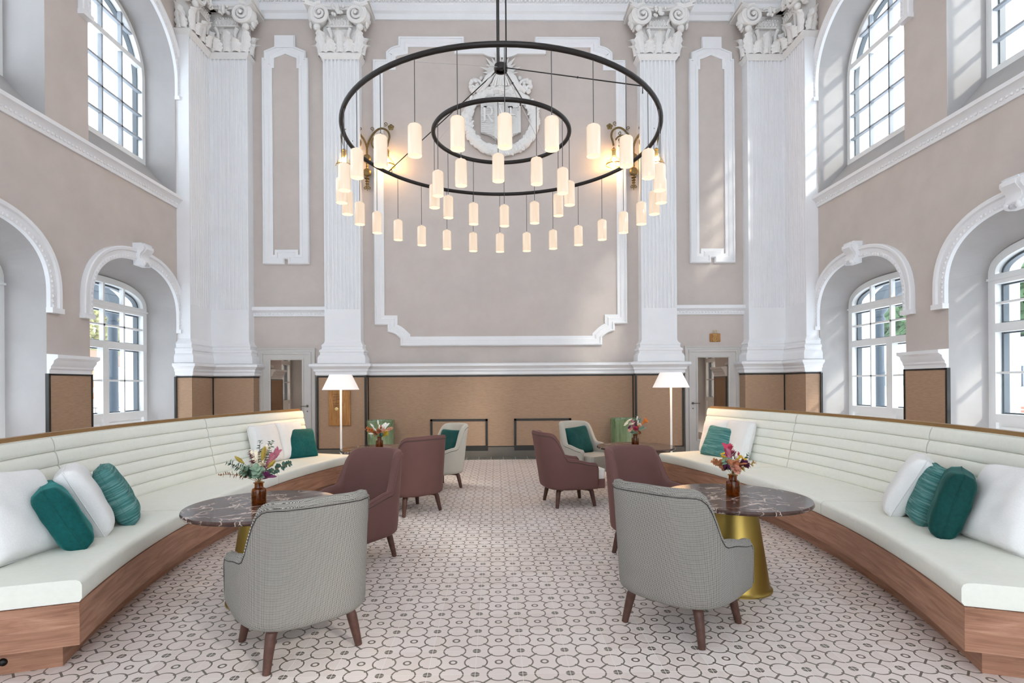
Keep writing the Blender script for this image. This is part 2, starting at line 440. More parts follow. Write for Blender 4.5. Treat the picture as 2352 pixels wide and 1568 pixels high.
# --- arch mouldings with keystones
amp = [(0,0),(0,.055),(.012,.06),(.055,.06),(.062,.045),(.12,.05),(.135,.075),(.175,.08),(.19,.07),(.19,0)]
def arch_trim(s, yc, kind):
    global n
    fn = arch_low if kind == 'low' else arch_up
    zb = 2.53 if kind == 'low' else 6.95
    path = [(-A, zb)] + [(u, fn(u)) for u in US] + [(A, zb)]
    path = [path[0], (-A, fn(-A))] + [q for q in path[2:-2]] + [(A, fn(A)), path[-1]]
    mp = lambda u,v,b: (s*(W-b), yc+u, v)
    m = MB().sweep(path, amp, mp)
    for e in (-1, 1):                                              # foot blocks
        y0, y1 = sorted((yc+e*(A-.006), yc+e*(A+.2)))
        m.box(*sorted((s*(W-.09), s*W)), y0, y1, zb-.02, zb+.05)
    acc = 0; last = path[0]                                        # leaf beads along the inner edge
    for q in path[1:]:
        d = hypot(q[0]-last[0], q[1]-last[1]); t = .065 - acc
        while t <= d:
            k = t/d; u = last[0]+(q[0]-last[0])*k; z = last[1]+(q[1]-last[1])*k
            nx, nz = -(q[1]-last[1])/d, (q[0]-last[0])/d
            m.sphere((s*(W-.058), yc+u+nx*.035, z+nz*.035), .02, 6, sc=(.8,1.1,1.1)); t += .065
        acc = (acc + d) % .065; last = q
    o = struct(m.build('trim_%d' % n, M['plaster'], ang=30)); n += 1
    if kind == 'low':                                              # scrolled keystone
        k = MB(); zc = 3.62
        prof = [(0,-.08),(.10,-.085),(.15,-.06),(.16,-.02),(.13,.01),(.11,.05),(.12,.11),(.16,.15),(.19,.19),(.185,.24),(.15,.265),(.16,.285),(.0,.285)]
        for w0, sc in ((.12, 1.0), (.075, 1.08)):
            V = []; N = len(prof)
            for e in (-1, 1):
                for a, b in prof: V.append((s*(W-a*sc), yc+e*w0*(1+.5*b), zc+b))
            k.add(V, [tuple(range(N)), tuple(range(2*N-1,N-1,-1))] + [(i,(i+1)%N,(i+1)%N+N,i+N) for i in range(N)])
        for e in (-1, 1):
            k.sphere((s*(W-.14), yc+e*.07, zc-.05), .045, 8); k.sphere((s*(W-.15), yc+e*.0, zc-.065), .04, 8)
        k.build('keystone', M['plaster'], o, ang=45)
for s in (-1, 1):
    for yc in BAYS[:3]:
        arch_trim(s, yc, 'low'); arch_trim(s, yc, 'up')

# --- pier caps and wainscot boards on the piers between the windows
cap = [(0,1.69),(.035,1.69),(.035,1.74),(.055,1.76),(.055,1.785),(.09,1.83),(.10,1.87),(.15,1.90),(.15,1.945),(0,1.955)]
for s in (-1, 1):
    for yc in BAYS[:3]:
        y0, y1 = yc-A-.78, yc-A
        p = [(s*W, y1), (s*W, y0)] if s < 0 else [(s*W, y0), (s*W, y1)]
        struct(MB().sweep(p, cap, lambda u,v,b: (u,v,b)).build('trim_%d' % n, M['plaster'], ang=30)); n += 1
        x0, x1 = sorted((s*(W-.03), s*W))
        o = struct(MB().box(x0, x1, y0, y1, .2, 1.69).build('trim_%d' % n, M['wainscot'], smooth=False)); n += 1
        e = MB(); xa, xb = sorted((s*(W-.036), s*(W+.012)))
        e.box(xa, xb, y0-.012, y0+.022, .2, 1.69); e.box(xa, xb, y1-.022, y1+.012, .2, 1.69)
        xa, xb = sorted((s*(W-.036), s*W)); e.box(xa, xb, y0, y1, 1.665, 1.69)
        e.build('edging', M['darkpanel'], o, smooth=False)
        x0, x1 = sorted((s*(W-.05), s*W))
        struct(MB().box(x0, x1, y0, y1, 0, .2).build('baseboard_left' if s < 0 else 'baseboard_right', M['skirting'], smooth=False))

# --- windows
def window_low(s, yc, k):
    X = 6.70
    def mp(u, v, b): return (s*(X+b), yc+u, v)
    fr = MB()
    a = A
    path = [(-a, .06), (-a, 2.95)] + [(u, arch_win(u)) for u in US[1:-1]] + [(a, 2.95), (a, .06)]
    fr.sweep(path, [(-.105,0),(-.105,.09),(0,.09),(0,0)], mp)
    def bx(u0, u1, z0, z1, b0=0, b1=.09):
        x0, x1 = sorted((s*(X+b0), s*(X+b1))); fr.box(x0, x1, yc+u0, yc+u1, z0, z1)
    c = a-.1
    bx(-c, c, 2.82, 2.955, -.004, .094); bx(-a+.004, a-.004, 2.875, 2.905, -.03, .02)
    bx(-c, c, 2.165, 2.285, -.004, .094); bx(-c, c, .94, 1.055, -.004, .094); bx(-c, c, 0, .14, -.004, .094); bx(-.07, .07, .062, 2.2, -.014, .088)
    for e in (-1, 1):
        x0, x1 = .07, a-.1
        lo, hi = sorted((e*x0, e*x1))
        bx(lo-.01, hi+.01, .13, .95, .045, .075)                           # door panel with raised field
        bx(lo+.05, hi-.05, .2, .88, .03, .05)
    o = struct(fr.build('window_%d' % k, M['frame'], ang=30))
    mu = MB()
    def mb(u0, u1, z0, z1):
        x0, x1 = sorted((s*(X+.012), s*(X+.085))); mu.box(x0, x1, yc+u0, yc+u1, z0, z1)
    for u in (-.495, 0, .495):
        if u: mb(u-.018, u+.018, 1.05, 2.17)
        mb(u-.02, u+.02, 2.285, 2.82); mb(u-.02, u+.02, 2.95, arch_win(u)-.09)
    mb(-a+.1, a-.1, 2.545, 2.575); mb(-a+.1, a-.1, 1.60, 1.63)
    mu.build('muntin', M['frame'], o, smooth=False)
    dk = MB(); dk.sweep(path, [(-.135,.09),(-.135,.17),(0,.17),(0,.09)], mp)
    for z0, z1 in ((2.80,2.97),(2.145,2.305),(.92,1.075)):
        x0, x1 = sorted((s*(X+.097), s*(X+.135))); dk.box(x0, x1, yc-c, yc+c, z0, z1)
    dk.build('outer_frame', M['darkframe'], o, ang=30)
    gl = MB()
    P = [(-a+.05, 1.0)] + [(u*.955, arch_win(u)-.05) for u in US[1:-1]] + [(a-.05, 1.0)]
    V = [(s*(X+b), yc+u, z) for b in (.045, .051) for u, z in P]; N = len(P)
    gl.add(V, [tuple(range(N)), tuple(range(2*N-1,N-1,-1))] + [(i,(i+1)%N,(i+1)%N+N,i+N) for i in range(N)])
    gl.build('pane', M['glass'], o, smooth=False)
def window_up(s, yc, k):
    X = 6.70; a = A
    def mp(u, v, b): return (s*(X+b), yc+u, v)
    path = [(-a, 5.68), (-a, 7.27)] + [(u, arch_up(u)) for u in US[1:-1]] + [(a, 7.27), (a, 5.68)]
    fr = MB().sweep(path, [(-.085,0),(-.085,.09),(0,.09),(0,0)], mp, closed=True)
    def bx(m_, u0, u1, z0, z1, b0=0, b1=.09):
        x0, x1 = sorted((s*(X+b0), s*(X+b1))); m_.box(x0, x1, yc+u0, yc+u1, z0, z1)
    bx(fr, -a+.08, a-.08, 7.46, 7.55, -.004, .094)
    o = struct(fr.build('window_%d' % k, M['frame'], ang=30))
    mu = MB()
    for u in (-.485, 0, .485): bx(mu, u-.018, u+.018, 5.72, arch_up(u)-.06, .015, .085)
    for z in (6.135, 6.575, 7.015): bx(mu, -a+.06, a-.06, z-.016, z+.016, .015, .085)
    z = 7.95; w = sqrt(A*A-(z-7.27)**2)-.05
    bx(mu, -w, w, z-.016, z+.016, .015, .085)
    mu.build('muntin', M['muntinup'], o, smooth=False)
    MB().sweep(path, [(-.11,.09),(-.11,.17),(0,.17),(0,.09)], mp, closed=True).build('outer_frame', M['darkframe'], o, ang=30)
    P = [(-a+.04, 5.72)] + [(u*.96, arch_up(u)-.05) for u in US[1:-1]] + [(a-.04, 5.72)]
    V = [(s*(X+b), yc+u, z) for b in (.045, .051) for u, z in P]; N = len(P)
    MB().add(V, [tuple(range(N)), tuple(range(2*N-1,N-1,-1))] + [(i,(i+1)%N,(i+1)%N+N,i+N) for i in range(N)]).build('pane', M['glass'], o, smooth=False)
k = 1
for s in (-1, 1):
    for yc in BAYS:
        window_low(s, yc, k); window_up(s, yc, k+1); k += 2

# --- pilasters
def fluted(x0, x1, nf, gw, gd):
    """front edge of a fluted shaft, along +x at y=0 (front) with grooves going to +y"""
    pts = [(x0, 0)]; pitch = (x1-x0)/(nf+.35)
    for i in range(nf):
        c = x0 + pitch*(i+.675)
        for j in range(7):
            a = pi*j/6; pts.append((c-gw/2*cos(a), gd*sin(a)))
    pts.append((x1, 0)); return pts
def leaf(m, cx, z0, h, w, y0, M4, tilt=0.):
    def f(i, j):
        u = 2*i-1; v = j
        hw = .88*w*(.5+.5*sin(pi*min(1, .12+v*.9)))*(1+.15*sin(v*24))*(1-.55*max(0, v-.82)/.18)
        y = -(y0+.05+.045*(1-u*u)+.06*v*v) - .02*math.exp(-(u*7)**2) + .012*cos(u*7.5)*(1-abs(u))
        z = z0+h*v
        if v > .72: q = (v-.72)/.28; y -= .10*q*q; z -= .17*h*q*q
        return (cx+u*hw+tilt*v, y, z)
    m.grid(f, 13, 12, M4)
def capital_mesh(sides=(-1, 1)):
    """local: x along the wall, -y to the room, shaft front at y=0, z from 0 at the shaft top"""
    m = MB(); I = Matrix.Identity(4)
    lo = -.37 if -1 in sides else -.38; hi = .37 if 1 in sides else .38
    m.box(lo+.02, hi-.02, -.02, .25, .10, .9)
    m.add([(lo-.0,-.0,0),(hi,-.0,0),(hi+.07*(1 in sides),-.07,.085),(lo-.07*(-1 in sides),-.07,.085),(lo,.25,0),(hi,.25,0),(hi+.07*(1 in sides),.25,.085),(lo-.07*(-1 in sides),.25,.085)],
          [(0,1,2,3),(3,2,6,7),(1,5,6,2),(0,3,7,4)])
    m.box(lo-.07*(-1 in sides), hi+.07*(1 in sides), -.07, .25, .085, .105)
    xs = [x for x in (-.19, .19) if (x < 0 and -1 in sides) or (x > 0 and 1 in sides) or len(sides) == 1]
    for x in xs: leaf(m, x, .1, .26, .135, .02, I)
    for x in (-.34, 0, .34):
        if len(sides) == 1 and x*sides[0] < 0: x *= .9
        leaf(m, x, .1, .47, .135, .0, I, .06*x/.34 if x else 0)
    for s in sides:                                                # leaves on the flank
        leaf(m, 0, .1, .47, .12, .0, T(s*.36, .13, 0) @ RZ(s*pi/2))
        leaf(m, 0, .1, .26, .09, .02, T(s*.36, .06, 0) @ RZ(s*pi/2))
    for x in (-.17, .17): m.tube([(x,-.05,.36),(x*1.02,-.06,.48),(x*1.3,-.08,.58)], [.03,.035,.045], 8)
    m.box(-.26, .26, -.10, .1, .60, .625); m.box(-.24, .24, -.08, .1, .625, .76)
    for i in range(7): m.sphere((-.195+i*.065, -.085, .685), .03, 8, sc=(.8,.8,1.5))
    for i in range(9): m.sphere((-.22+i*.055, -.09, .77), .018, 6)
    for s in sides:                                                # volutes
        c = (s*.36, -.20, .80)
        P = []; R = []
        for i in range(64):
            t = i/63; r = .185*(1-t)+.02; an = -2*pi*2.3*t + pi*.55
            P.append((c[0]+s*r*cos(an), c[1]-.05*t, c[2]+r*sin(an))); R.append(.036*(1-t)+.016)
        m.tube(P, R, 8); m.sphere((c[0], c[1]-.06, c[2]), .035, 8)
        m.lathe([(.17,0),(.15,-.03),(.0,-.03)], 20, T(c[0], c[1]+.02, c[2]) @ Matrix.Rotation(-pi/2, 4, 'X') @ Matrix.Scale(-1, 4, (0,0,1)))
        m.lathe([(.17,0),(.19,.06),(.18,.14),(.17,.2)], 20, T(c[0]+s*.02, c[1]+.01, c[2]) @ RZ(-s*.5) @ Matrix.Rotation(-pi/2, 4, 'X'))
        m.tube([(s*.16,-.09,.66),(s*.22,-.12,.76),(s*.30,-.18,.93),(s*.36,-.22,.985)], [.02,.03,.035,.03], 8)
        m.sphere((s*.43,-.16,.56), .075, 10, sc=(1,.8,.9)); m.sphere((s*.56,-.12,.62), .05, 8, sc=(.7,1.2,1.3))
        for i in range(4): m.sphere((s*(.50+.03*i), -.05, .60+.045*i), .045, 8, sc=(.8,1.6,.9))
    fr = []
    xs = [x/10*.66 for x in range(-10, 11)]
    if len(sides) == 1: xs = [x for x in xs if x*sides[0] >= -.36]
    for x in xs: fr.append((x, -.15-.20*(abs(x)/.66)**2))
    poly = [(fr[0][0], .25)] + fr + [(fr[-1][0], .25)]
    def sc(p, k): return [(x*k, y if y > 0 else y*k) for x, y in p]
    m.prism(sc(poly, .93), .93, .965); m.prism(sc(poly, 1.0), .965, 1.0); m.prism(sc(poly, .97), .91, .935)
    for i in range(16):                                            # fleuron
        m.sphere((random.uniform(-.11,.11), -.16-random.uniform(0,.05), .80+random.uniform(0,.17)), .034, 7)
    m.sphere((0,-.2,.89), .06, 8, sc=(.7,.8,1.7))
    return m
base = [(0,1.955),(.115,1.955),(.115,2.06),(.10,2.10),(.075,2.13),(.072,2.17),(.09,2.19),(.085,2.225),(.05,2.245),(.045,2.29),(.055,2.31),(.045,2.335),(.012,2.37),(0,2.42)]
ped = [(0,1.69),(.0,1.70),(.035,1.72),(.035,1.77),(.06,1.80),(.06,1.83),(.10,1.87),(.13,1.89),(.13,1.935),(.05,1.955),(0,1.956)]
cap_full = None
for s in (-1, 1):                                                  # the two free pilasters beside the central field
    cx = s*3.235 if s < 0 else 3.275
    o = thing('pilaster', 'fluted white plaster pilaster to the %s of the central wall field' % ('left' if s < 0 else 'right'), None, (cx, 0, 0), 0, None, 'structure'); 
    h = .3675; Y = 11.15
    pl = [(-h, B)] + [(x, Y+y) for x, y in fluted(-h, h, 9, .05, .024)] + [(h, B)]
    sh = MB().prism(pl, 3.06, 8.2); sh.prism([(-h,B),(-h,Y),(h,Y),(h,B)], 2.3, 3.06)
    sh.build('shaft', M['plaster'], o, ang=50)
    MB().sweep([(h,B),(h,Y),(-h,Y),(-h,B)][::-1] if False else [(-h,B),(-h,Y),(h,Y),(h,B)], [(-a,b) for a,b in base], lambda u,v,b: (u,v,b)).build('moulded_base', M['plaster'], o, ang=30)
    c = capital_mesh() if cap_full is None else None
    if c: cap_full = c.build('capital', M['relief'], o, ang=40); cap_full.location = (0, Y, 8.17)
    else:
        q = cap_full.copy(); COL.objects.link(q); q.parent = o
for s in (-1, 1):                                                  # corner pilasters: one face on each wall
    o = thing('pilaster', 'fluted white plaster pilaster folded into the %s back corner' % ('left' if s < 0 else 'right'), None, (0,0,0), 0, None, 'structure')
    fx = [(x, 11.15+y) for x, y in fluted(-.38, .38, 9, .05, .024)]
    back = [(s*(5.52)+ (x if s < 0 else x), y) for x, y in fx]     # along the back wall
    side = [(s*(5.90+(y-11.15)), 10.77+x) for x, y in fx]          # along the side wall
    if s < 0: poly = [(-W, 10.39)] + side + back + [(-5.14, B), (-W, B)]
    else: poly = [(W, 10.39)] + side + back[::-1] + [(5.14, B), (W, B)]
    sh = MB().prism(poly, 3.06, 8.2)
    plain = [(s*W,10.39),(s*5.9,10.39),(s*5.9,11.15),(s*5.14,11.15),(s*5.14,B)]
    sh.prism(plain+[(s*W,B)], 2.3, 3.06); sh.build('shaft', M['plaster'], o, ang=50)
    sg = -1 if s < 0 else 1
    MB().sweep(plain, [(a*(-1 if s < 0 else 1),b) for a,b in base], lambda u,v,b: (u,v,b)).build('moulded_base', M['plaster'], o, ang=30)
    a = capital_mesh((-s,)).build('capital', M['relief'], o, ang=40); a.location = (s*5.52, 11.15, 8.17)
    b = capital_mesh((s,) if s < 0 else (s,)).build('capital', M['relief'], o, ang=40)
    b.location = (s*5.90, 10.77, 8.17); b.rotation_euler = (0, 0, (pi/2 if s < 0 else -pi/2))

# --- wainscot along the back wall (brown woven panels, dark edging) with the white chair rail
plan = {'left': [(-W,10.34),(-5.85,10.34),(-5.85,11.10),(-5.03,11.10),(-5.03,B)], 'right': [(5.03,B),(5.03,11.10),(5.85,11.10),(5.85,10.34),(W,10.34)],
        'centre': [(-3.74,B),(-3.74,11.10),(-2.765,11.10),(-2.765,11.30),(2.765,11.30),(2.765,11.10),(3.74,11.10),(3.74,B)]}
for nm, p in plan.items():
    close = p + ([(-W,B)] if nm == 'left' else [(W,B)] if nm == 'right' else [])
    o = struct(MB().prism(close, .2, 1.69).build('trim_%d' % n, M['wainscot'], smooth=False)); n += 1
    e = MB()
    e.sweep(p, [(0,1.668),(-.006,1.668),(-.006,1.692),(0,1.692)], lambda u,v,b: (u,v,b))
    e.sweep(p, [(0,.2),(-.006,.2),(-.006,.222),(0,.222)], lambda u,v,b: (u,v,b))
    for i, (x, y) in enumerate(p):
        inner = 0 < i < len(p)-1
        cross = 0
        if inner:
            ax, ay = p[i-1]; bx_, by = p[i+1]; cross = (x-ax)*(by-y)-(y-ay)*(bx_-x)
        if inner and cross > 0 and nm != 'centre': continue        # the re-entrant corner has no strip
        e.box(x-.02, x+.02, y-.02 if inner else y-.03, y+.02 if inner else y, .2, 1.69)
    e.build('edging', M['darkpanel'], o, smooth=False)
    struct(MB().sweep(p, [(-a,b) for a,b in ped], lambda u,v,b: (u,v,b)).build('trim_%d' % n, M['plaster'], ang=30)); n += 1
    q = MB().sweep(p, [(0,0),(-.03,0),(-.03,.17),(-.02,.2),(0,.2)], lambda u,v,b: (u,v,b))
    struct(q.build('baseboard_back', M['skirting'], ang=30))
for x0, x1 in ((-1.475,-.285), (.265,1.455)):                      # framed access panels low in the wainscot
    o = struct(MB().box(x0+.04, x1-.04, 11.285, 11.31, .235, .75).build('trim_%d' % n, M['wainscot'], smooth=False)); n += 1
    f = MB(); z0, z1 = .13, .79; f.box(x0,x0+.045,11.272,11.31,z0,z1); f.box(x1-.045,x1,11.272,11.31,z0,z1); f.box(x0,x1,11.272,11.31,z1-.045,z1); f.box(x0,x1,11.265,11.31,z0,z0+.1)
    f.build('edging', M['darkpanel'], o, smooth=False)

# --- raised plaster panel frames on the back wall
pp = [(0,0),(0,.045),(.02,.07),(.045,.07),(.05,.05),(.13,.055),(.155,.035),(.185,.03),(.205,.025),(.205,0)]
def frame_trim(path, closed=True, extra=None):
    global n
    ar = sum(path[i-1][0]*path[i][1]-path[i][0]*path[i-1][1] for i in range(len(path)))
    if closed and ar < 0: path = path[::-1]
    m = MB().sweep(path, pp, lambda u,v,b: (u, B-b, v), closed=closed)
    if extra: extra(m)
    struct(m.build('trim_%d' % n, M['plaster'], ang=25)); n += 1
def curve(p, q, bulge, k=7):
    o = []
    for i in range(k+1):
        t = i/k; x = p[0]+(q[0]-p[0])*t; y = p[1]+(q[1]-p[1])*t; d = bulge*sin(pi*t)
        L = hypot(q[0]-p[0], q[1]-p[1]); o.append((x-(q[1]-p[1])/L*d, y+(q[0]-p[0])/L*d))
    return o
for cx in (-4.455, 4.48):
    R_ = [(.037,4.135),(.037,4.03),(.482,4.03),(.482,8.33),(.438,8.33),(.438,8.47),(.21,8.56),(0,8.645)]
    P = [(cx+x, z) for x, z in R_] + [(cx-x, z) for x, z in R_[-2::-1]]
    def ex(m, cx=cx):
        m.box(cx-.213, cx+.213, B-.05, B, 8.53, 8.79); m.box(cx-.195, cx+.195, B-.072, B, 8.53, 8.772)
    frame_trim(P, True, ex)
cx = .015
Rr = [(0,2.31),(2.115,2.31),(2.115,2.475)] + curve((2.115,2.475),(2.38,2.61), .03)[1:-1] + [(2.38,2.61),(2.38,2.755),(2.65,2.755),(2.65,8.30),(2.38,8.30),(2.38,8.455)] + curve((2.38,8.455),(2.12,8.60), -.03)[1:-1] + [(2.12,8.60),(2.12,8.78),(.74,8.78),(.74,8.62)]
P = [(cx+x, z) for x, z in Rr[1:]] + [(cx-x, z) for x, z in Rr[:0:-1]]
frame_trim(P)

# --- doors in the back wall
for i, s in enumerate((-1, 1)):
    cx = s*4.475; k = i+1
    m = MB(); 
    cs = [(0,0),(0,.05),(.025,.05),(.03,.035),(.075,.035),(.085,.05),(.12,.05),(.12,0)]
    m.sweep([(cx+.60,0),(cx+.60,2.285),(cx-.60,2.285),(cx-.60,0)], cs, lambda u,v,b: (u,B-b,v))
    o = struct(m.build('door_%d' % k, M['door'], ang=30))
    lf = MB(); x0, x1 = cx-.48, cx+.48; g0, g1 = cx-.325, cx+.325
    y0, y1 = B-.03, B-.001
    lf.box(x0,g0,y0,y1,0,2.165); lf.box(g1,x1,y0,y1,0,2.165); lf.box(g0,g1,y0,y1,2.04,2.165); lf.box(g0,g1,y0,y1,0,.32)
    lf.sweep([(g0,.32),(g1,.32),(g1,2.04),(g0,2.04)], [(-.035,0),(-.035,.012),(-.02,.016),(-.0,.004),(0,0)], lambda u,v,b: (u,y0-b,v), closed=True)
    lf.build('door_leaf', M['door'], o, ang=30)
    MB().box(g0, g1, B-.02, B-.012, .32, 2.04).build('mirror_pane', M['mirror'], o, smooth=False)
    hx = cx - s*.435
    h = MB().lathe([(.026,0),(.026,.012),(0,.012)], 16, T(hx, y0-.0, 1.08) @ Matrix.Rotation(pi/2, 4, 'X'))
    h.tube([(hx,y0,1.08),(hx,y0-.055,1.08),(hx+s*.02,y0-.06,1.08),(hx+s*.13,y0-.06,1.08)], .009, 8)
    h.lathe([(.014,0),(.014,.01),(0,.01)], 12, T(hx, y0, .97) @ Matrix.Rotation(pi/2, 4, 'X'))
    h.build('door_handle', M['handle'], o)

# ------------------------------------------------------------------ chandelier
CH = Vector((-.038, 5.5, 0)); RO = 1.556; RI = .685; ZO = 3.975; ZI = 4.03; ZH = 4.70
ch = thing('chandelier', 'double-ring black metal chandelier with forty white cylinder shades', 'chandelier', CH)
def ringpts(r, z, k=96): return [(r*cos(2*pi*i/k), r*sin(2*pi*i/k), z) for i in range(k)]
MB().tube(ringpts(RO, ZO), .0215, 12, True).build('outer_ring', M['blackmetal'], ch)
MB().tube(ringpts(RI, ZI), .0215, 12, True).build('inner_ring', M['blackmetal'], ch)
MB().lathe([(.045,-.025),(.065,-.025),(.07,0),(.065,.035),(.045,.035),(.04,0)], 24, T(0,0,ZH), cap=False).build('hub', M['blackmetal'], ch)
for q in (radians(-10), radians(110), radians(230)):
    MB().tube([(.055*cos(q),.055*sin(q),ZH),(.055*cos(q),.055*sin(q),ZC)], .0075, 6).build('suspension_cable', M['blackmetal'], ch)
for a, r, z, mm in ((radians(-38), RO, ZO, 'blackmetal'), (radians(147), RO, ZO, 'blackmetal'), (radians(238), RO, ZO, 'steel'), (radians(-75), RI, ZI, 'blackmetal'), (radians(165), RI, ZI, 'steel'), (radians(45), RI, ZI, 'steel')):
    P = [(.06*cos(a), .06*sin(a), ZH-.01), (r*cos(a), r*sin(a), z+.02)]
    mb = MB().tube(P, .0055 if mm == 'blackmetal' else .003, 6)
    if mm == 'blackmetal':
        q = Vector(P[0]).lerp(Vector(P[1]), .55); mb.sphere(q, .010, 6)
        mb.tube([Vector(P[1])+Vector((0,0,.0)), Vector(P[1])+Vector((-.05*cos(a),-.05*sin(a),.01)), Vector(P[1])+Vector((-.05*cos(a),-.05*sin(a),-.04))], .005, 6)
    mb.build('stay_wire', M[mm], ch)
lamp_proto = None
def pendant(a, r, zr, zb):
    global lamp_proto
    loc = (r*cos(a), r*sin(a), zb)
    if lamp_proto is None or abs(lamp_proto['drop'] - (zr-zb)) > .01:
        h = .235; R_ = .0535
        s_ = MB().lathe([(R_,0),(R_,h-.02),(R_-.006,h-.006),(R_-.02,h),(.012,h),(.01,h+.015),(0,h+.015)], 28, cap=False).build('pendant_shade', M['shade'], ch, ang=50)
        MB().lathe([(0,.012),(R_-.004,.012),(R_-.003,.0)], 28, cap=False).build('diffuser', M['diffuser'], s_)
        MB().tube([(0,0,h+.01),(0,0,zr-zb)], .0032, 6).build('cord', M['cable'], s_)
        s_['drop'] = zr-zb; s_.location = loc; lamp_proto = s_
    else:
        c = copy_tree(lamp_proto, ch); c.location = loc
for i in range(28): pendant(-pi/2 + 2*pi*(i+.0)/28 + .004, RO, ZO, 3.225)
for i in range(12): pendant(-pi/2 + 2*pi*i/12 - .055, RI, ZI, 3.305)

# ------------------------------------------------------------------ plaster coat of arms
cr = thing('plaster_crest', 'white plaster coat of arms with wreath, lettered shield and star crown', 'relief', (.03, B-.025, 7.0))
def wp(mm=1): return None
m = MB()                                                           # leafy wreath
def wr(i, j):
    a = 2*pi*i; q = 2*pi*j
    lump = .030*noise.noise(Vector((cos(a)*9, sin(a)*9, cos(q)*2.2+sin(q)))) + .018*noise.noise(Vector((cos(a)*22, sin(a)*22, q)))
    rr = .105+lump
    return ((.705+rr*cos(q))*cos(a), -.05-(.085+lump)*max(-.6, sin(q)), (.635+rr*cos(q))*sin(a))
m.grid(wr, 240, 17, wrap=True)
for i in range(150):
    a = random.uniform(0, 2*pi); r = random.uniform(-.10, .10)
    M4 = T((.705+r)*cos(a), -.135+abs(r)*.4, (.635+r)*sin(a)) @ Matrix.Rotation(a+random.uniform(.5,1.1), 4, 'Y')
    m.sphere((0,0,0), .055, 6, M4, sc=(.45,.22,1))
m.build('wreath', M['relief'], cr, ang=60)
m = MB()                                                           # shield
sh = [(-.415,.66),(.415,.66),(.415,-.25)] + curve((.415,-.25),(0,-.5), -.06)[1:-1] + [(0,-.52)] + curve((0,-.5),(-.415,-.25), -.06)[1:-1] + [(-.415,-.25)]
V = [(x,-.0,z) for x,z in sh] + [(x*1.0,-.085-.03*(1-abs(x)/.415),z) for x,z in sh]; N = len(sh)
m.add(V, [tuple(range(N)), tuple(range(2*N-1,N-1,-1))] + [(i,(i+1)%N,(i+1)%N+N,i+N) for i in range(N)])
so_ = m.build('shield', M['relief'], cr, ang=20)
def bot(x): 
    t = abs(x)/.415; return -.52+.27*t**1.3
m = MB()
for i in range(26):
    z = .62-i*.042
    x1 = -.14; x0 = -.40
    if z < bot(x0): x0 = -.40*max(0, min(1, (z+.52)/.30)); 
    if x0 < x1: m.add([(x0,-.095,z),(x1,-.112,z),(x1,-.128,z+.009),(x0,-.112,z+.009),(x0,-.095,z+.018),(x1,-.112,z+.018)], [(0,1,2,3),(3,2,5,4)])
for i in range(10):
    x = .125+i*.03; m.box(x, x+.014, -.125+.03*x/.415, -.08, bot(x)+.03, .65)
m.box(-.125,-.115,-.128,-.08,-.48,.65); m.box(.1,.11,-.128,-.08,-.48,.65)
for z in (.28, .40, .52): m.sphere((0,-.12,z), .035, 8, sc=(1.4,.5,.5)); 
m.tube([(-.06,-.12,-.35),(-.02,-.13,-.1),(.03,-.13,.1),(-.02,-.13,.25)], .022, 6); 
for e in (-1,1):
    m.tube([(0,-.12,.33),(e*.08,-.125,.36),(e*.09,-.125,.30)], .012, 6)
m.build('shield_carving', M['relief'], so_, ang=30)
for ch_, x in (('R', -.27), ('F', .27)):                           # serif capitals
    y1 = -.122+.03*abs(x)/.415; L = MB(); y0 = y1-.022
    def bar(x0, x1, z0, z1): L.box(x+x0, x+x1, y0, y1+.03, z0, z1)
    bar(-.085, -.045, -.05, .27); bar(-.115, -.015, -.06, -.04); bar(-.115, -.02, .25, .27)
    if ch_ == 'R':
        for z in (.27-.02, .09): bar(-.045, .03, z, z+.02)
        P = [(x+.03+.06*cos(a), (y0+y1)/2, .18+.08*sin(a)) for a in [pi/2-pi*i/12 for i in range(13)]]
        L.tube(P, .019, 6); L.tube([(x-.01,(y0+y1)/2,.10),(x+.10,(y0+y1)/2,-.05)], .02, 6); bar(.07, .125, -.06, -.04)
    else:
        bar(-.115, .10, .25, .27); bar(.085, .10, .20, .27); bar(-.045, .05, .09, .11); bar(.04, .055, .06, .14)
    L.build('letter', M['relief'], so_, smooth=False)
m = MB()                                                           # star crown
for i in range(15):
    a = radians(-12 + i*204/14); L = .46 if i % 2 == 0 else .38
    c = (0, -.10, 1.0); d = (cos(a), sin(a)); pz = (-d[1], d[0]); w_ = .07
    tip = (d[0]*L, -.05, 1.0+d[1]*L); b0 = (d[0]*.12+pz[0]*w_, -.03, 1.0+d[1]*.12+pz[1]*w_); b1 = (d[0]*.12-pz[0]*w_, -.03, 1.0+d[1]*.12-pz[1]*w_); rg = (d[0]*.14, -.14, 1.0+d[1]*.14)
    bk = (d[0]*.14, 0, 1.0+d[1]*.14)
    m.add([tip,b0,rg,b1,bk], [(0,1,2),(0,2,3),(0,3,4),(0,4,1),(1,4,3,2)])
m.build('star_crown', M['relief'], cr, smooth=False)
m = MB()                                                           # draped scrolls and shell
for e in (-1, 1):
    for k in range(4):
        o_ = .045*k
        m.tube([(e*(.06+o_),-.12,1.02-o_*.4),(e*(.15+o_),-.16,.93-o_*.6),(e*(.22+o_),-.15,.80-o_*.7),(e*(.34+o_*1.1),-.12,.66-o_*.6),(e*(.50+o_*.4),-.10,.56-o_*.3+.04*k)], [.03,.045,.05,.05,.03], 8)
    for i in range(14):
        a = random.uniform(0, 2*pi); m.sphere((e*(.55+.07*cos(a)), -.09-random.uniform(0,.04), .70+.14*sin(a)*random.uniform(.4,1)), .05, 8)
    P = [(e*(.50+(.13-.002*i)*cos(.6+i*.22)), -.13, .70+(.13-.004*i)*sin(.6+i*.22)) for i in range(26)]
    m.tube(P, .028, 8); m.sphere((e*.40,-.1,.86), .045, 8)
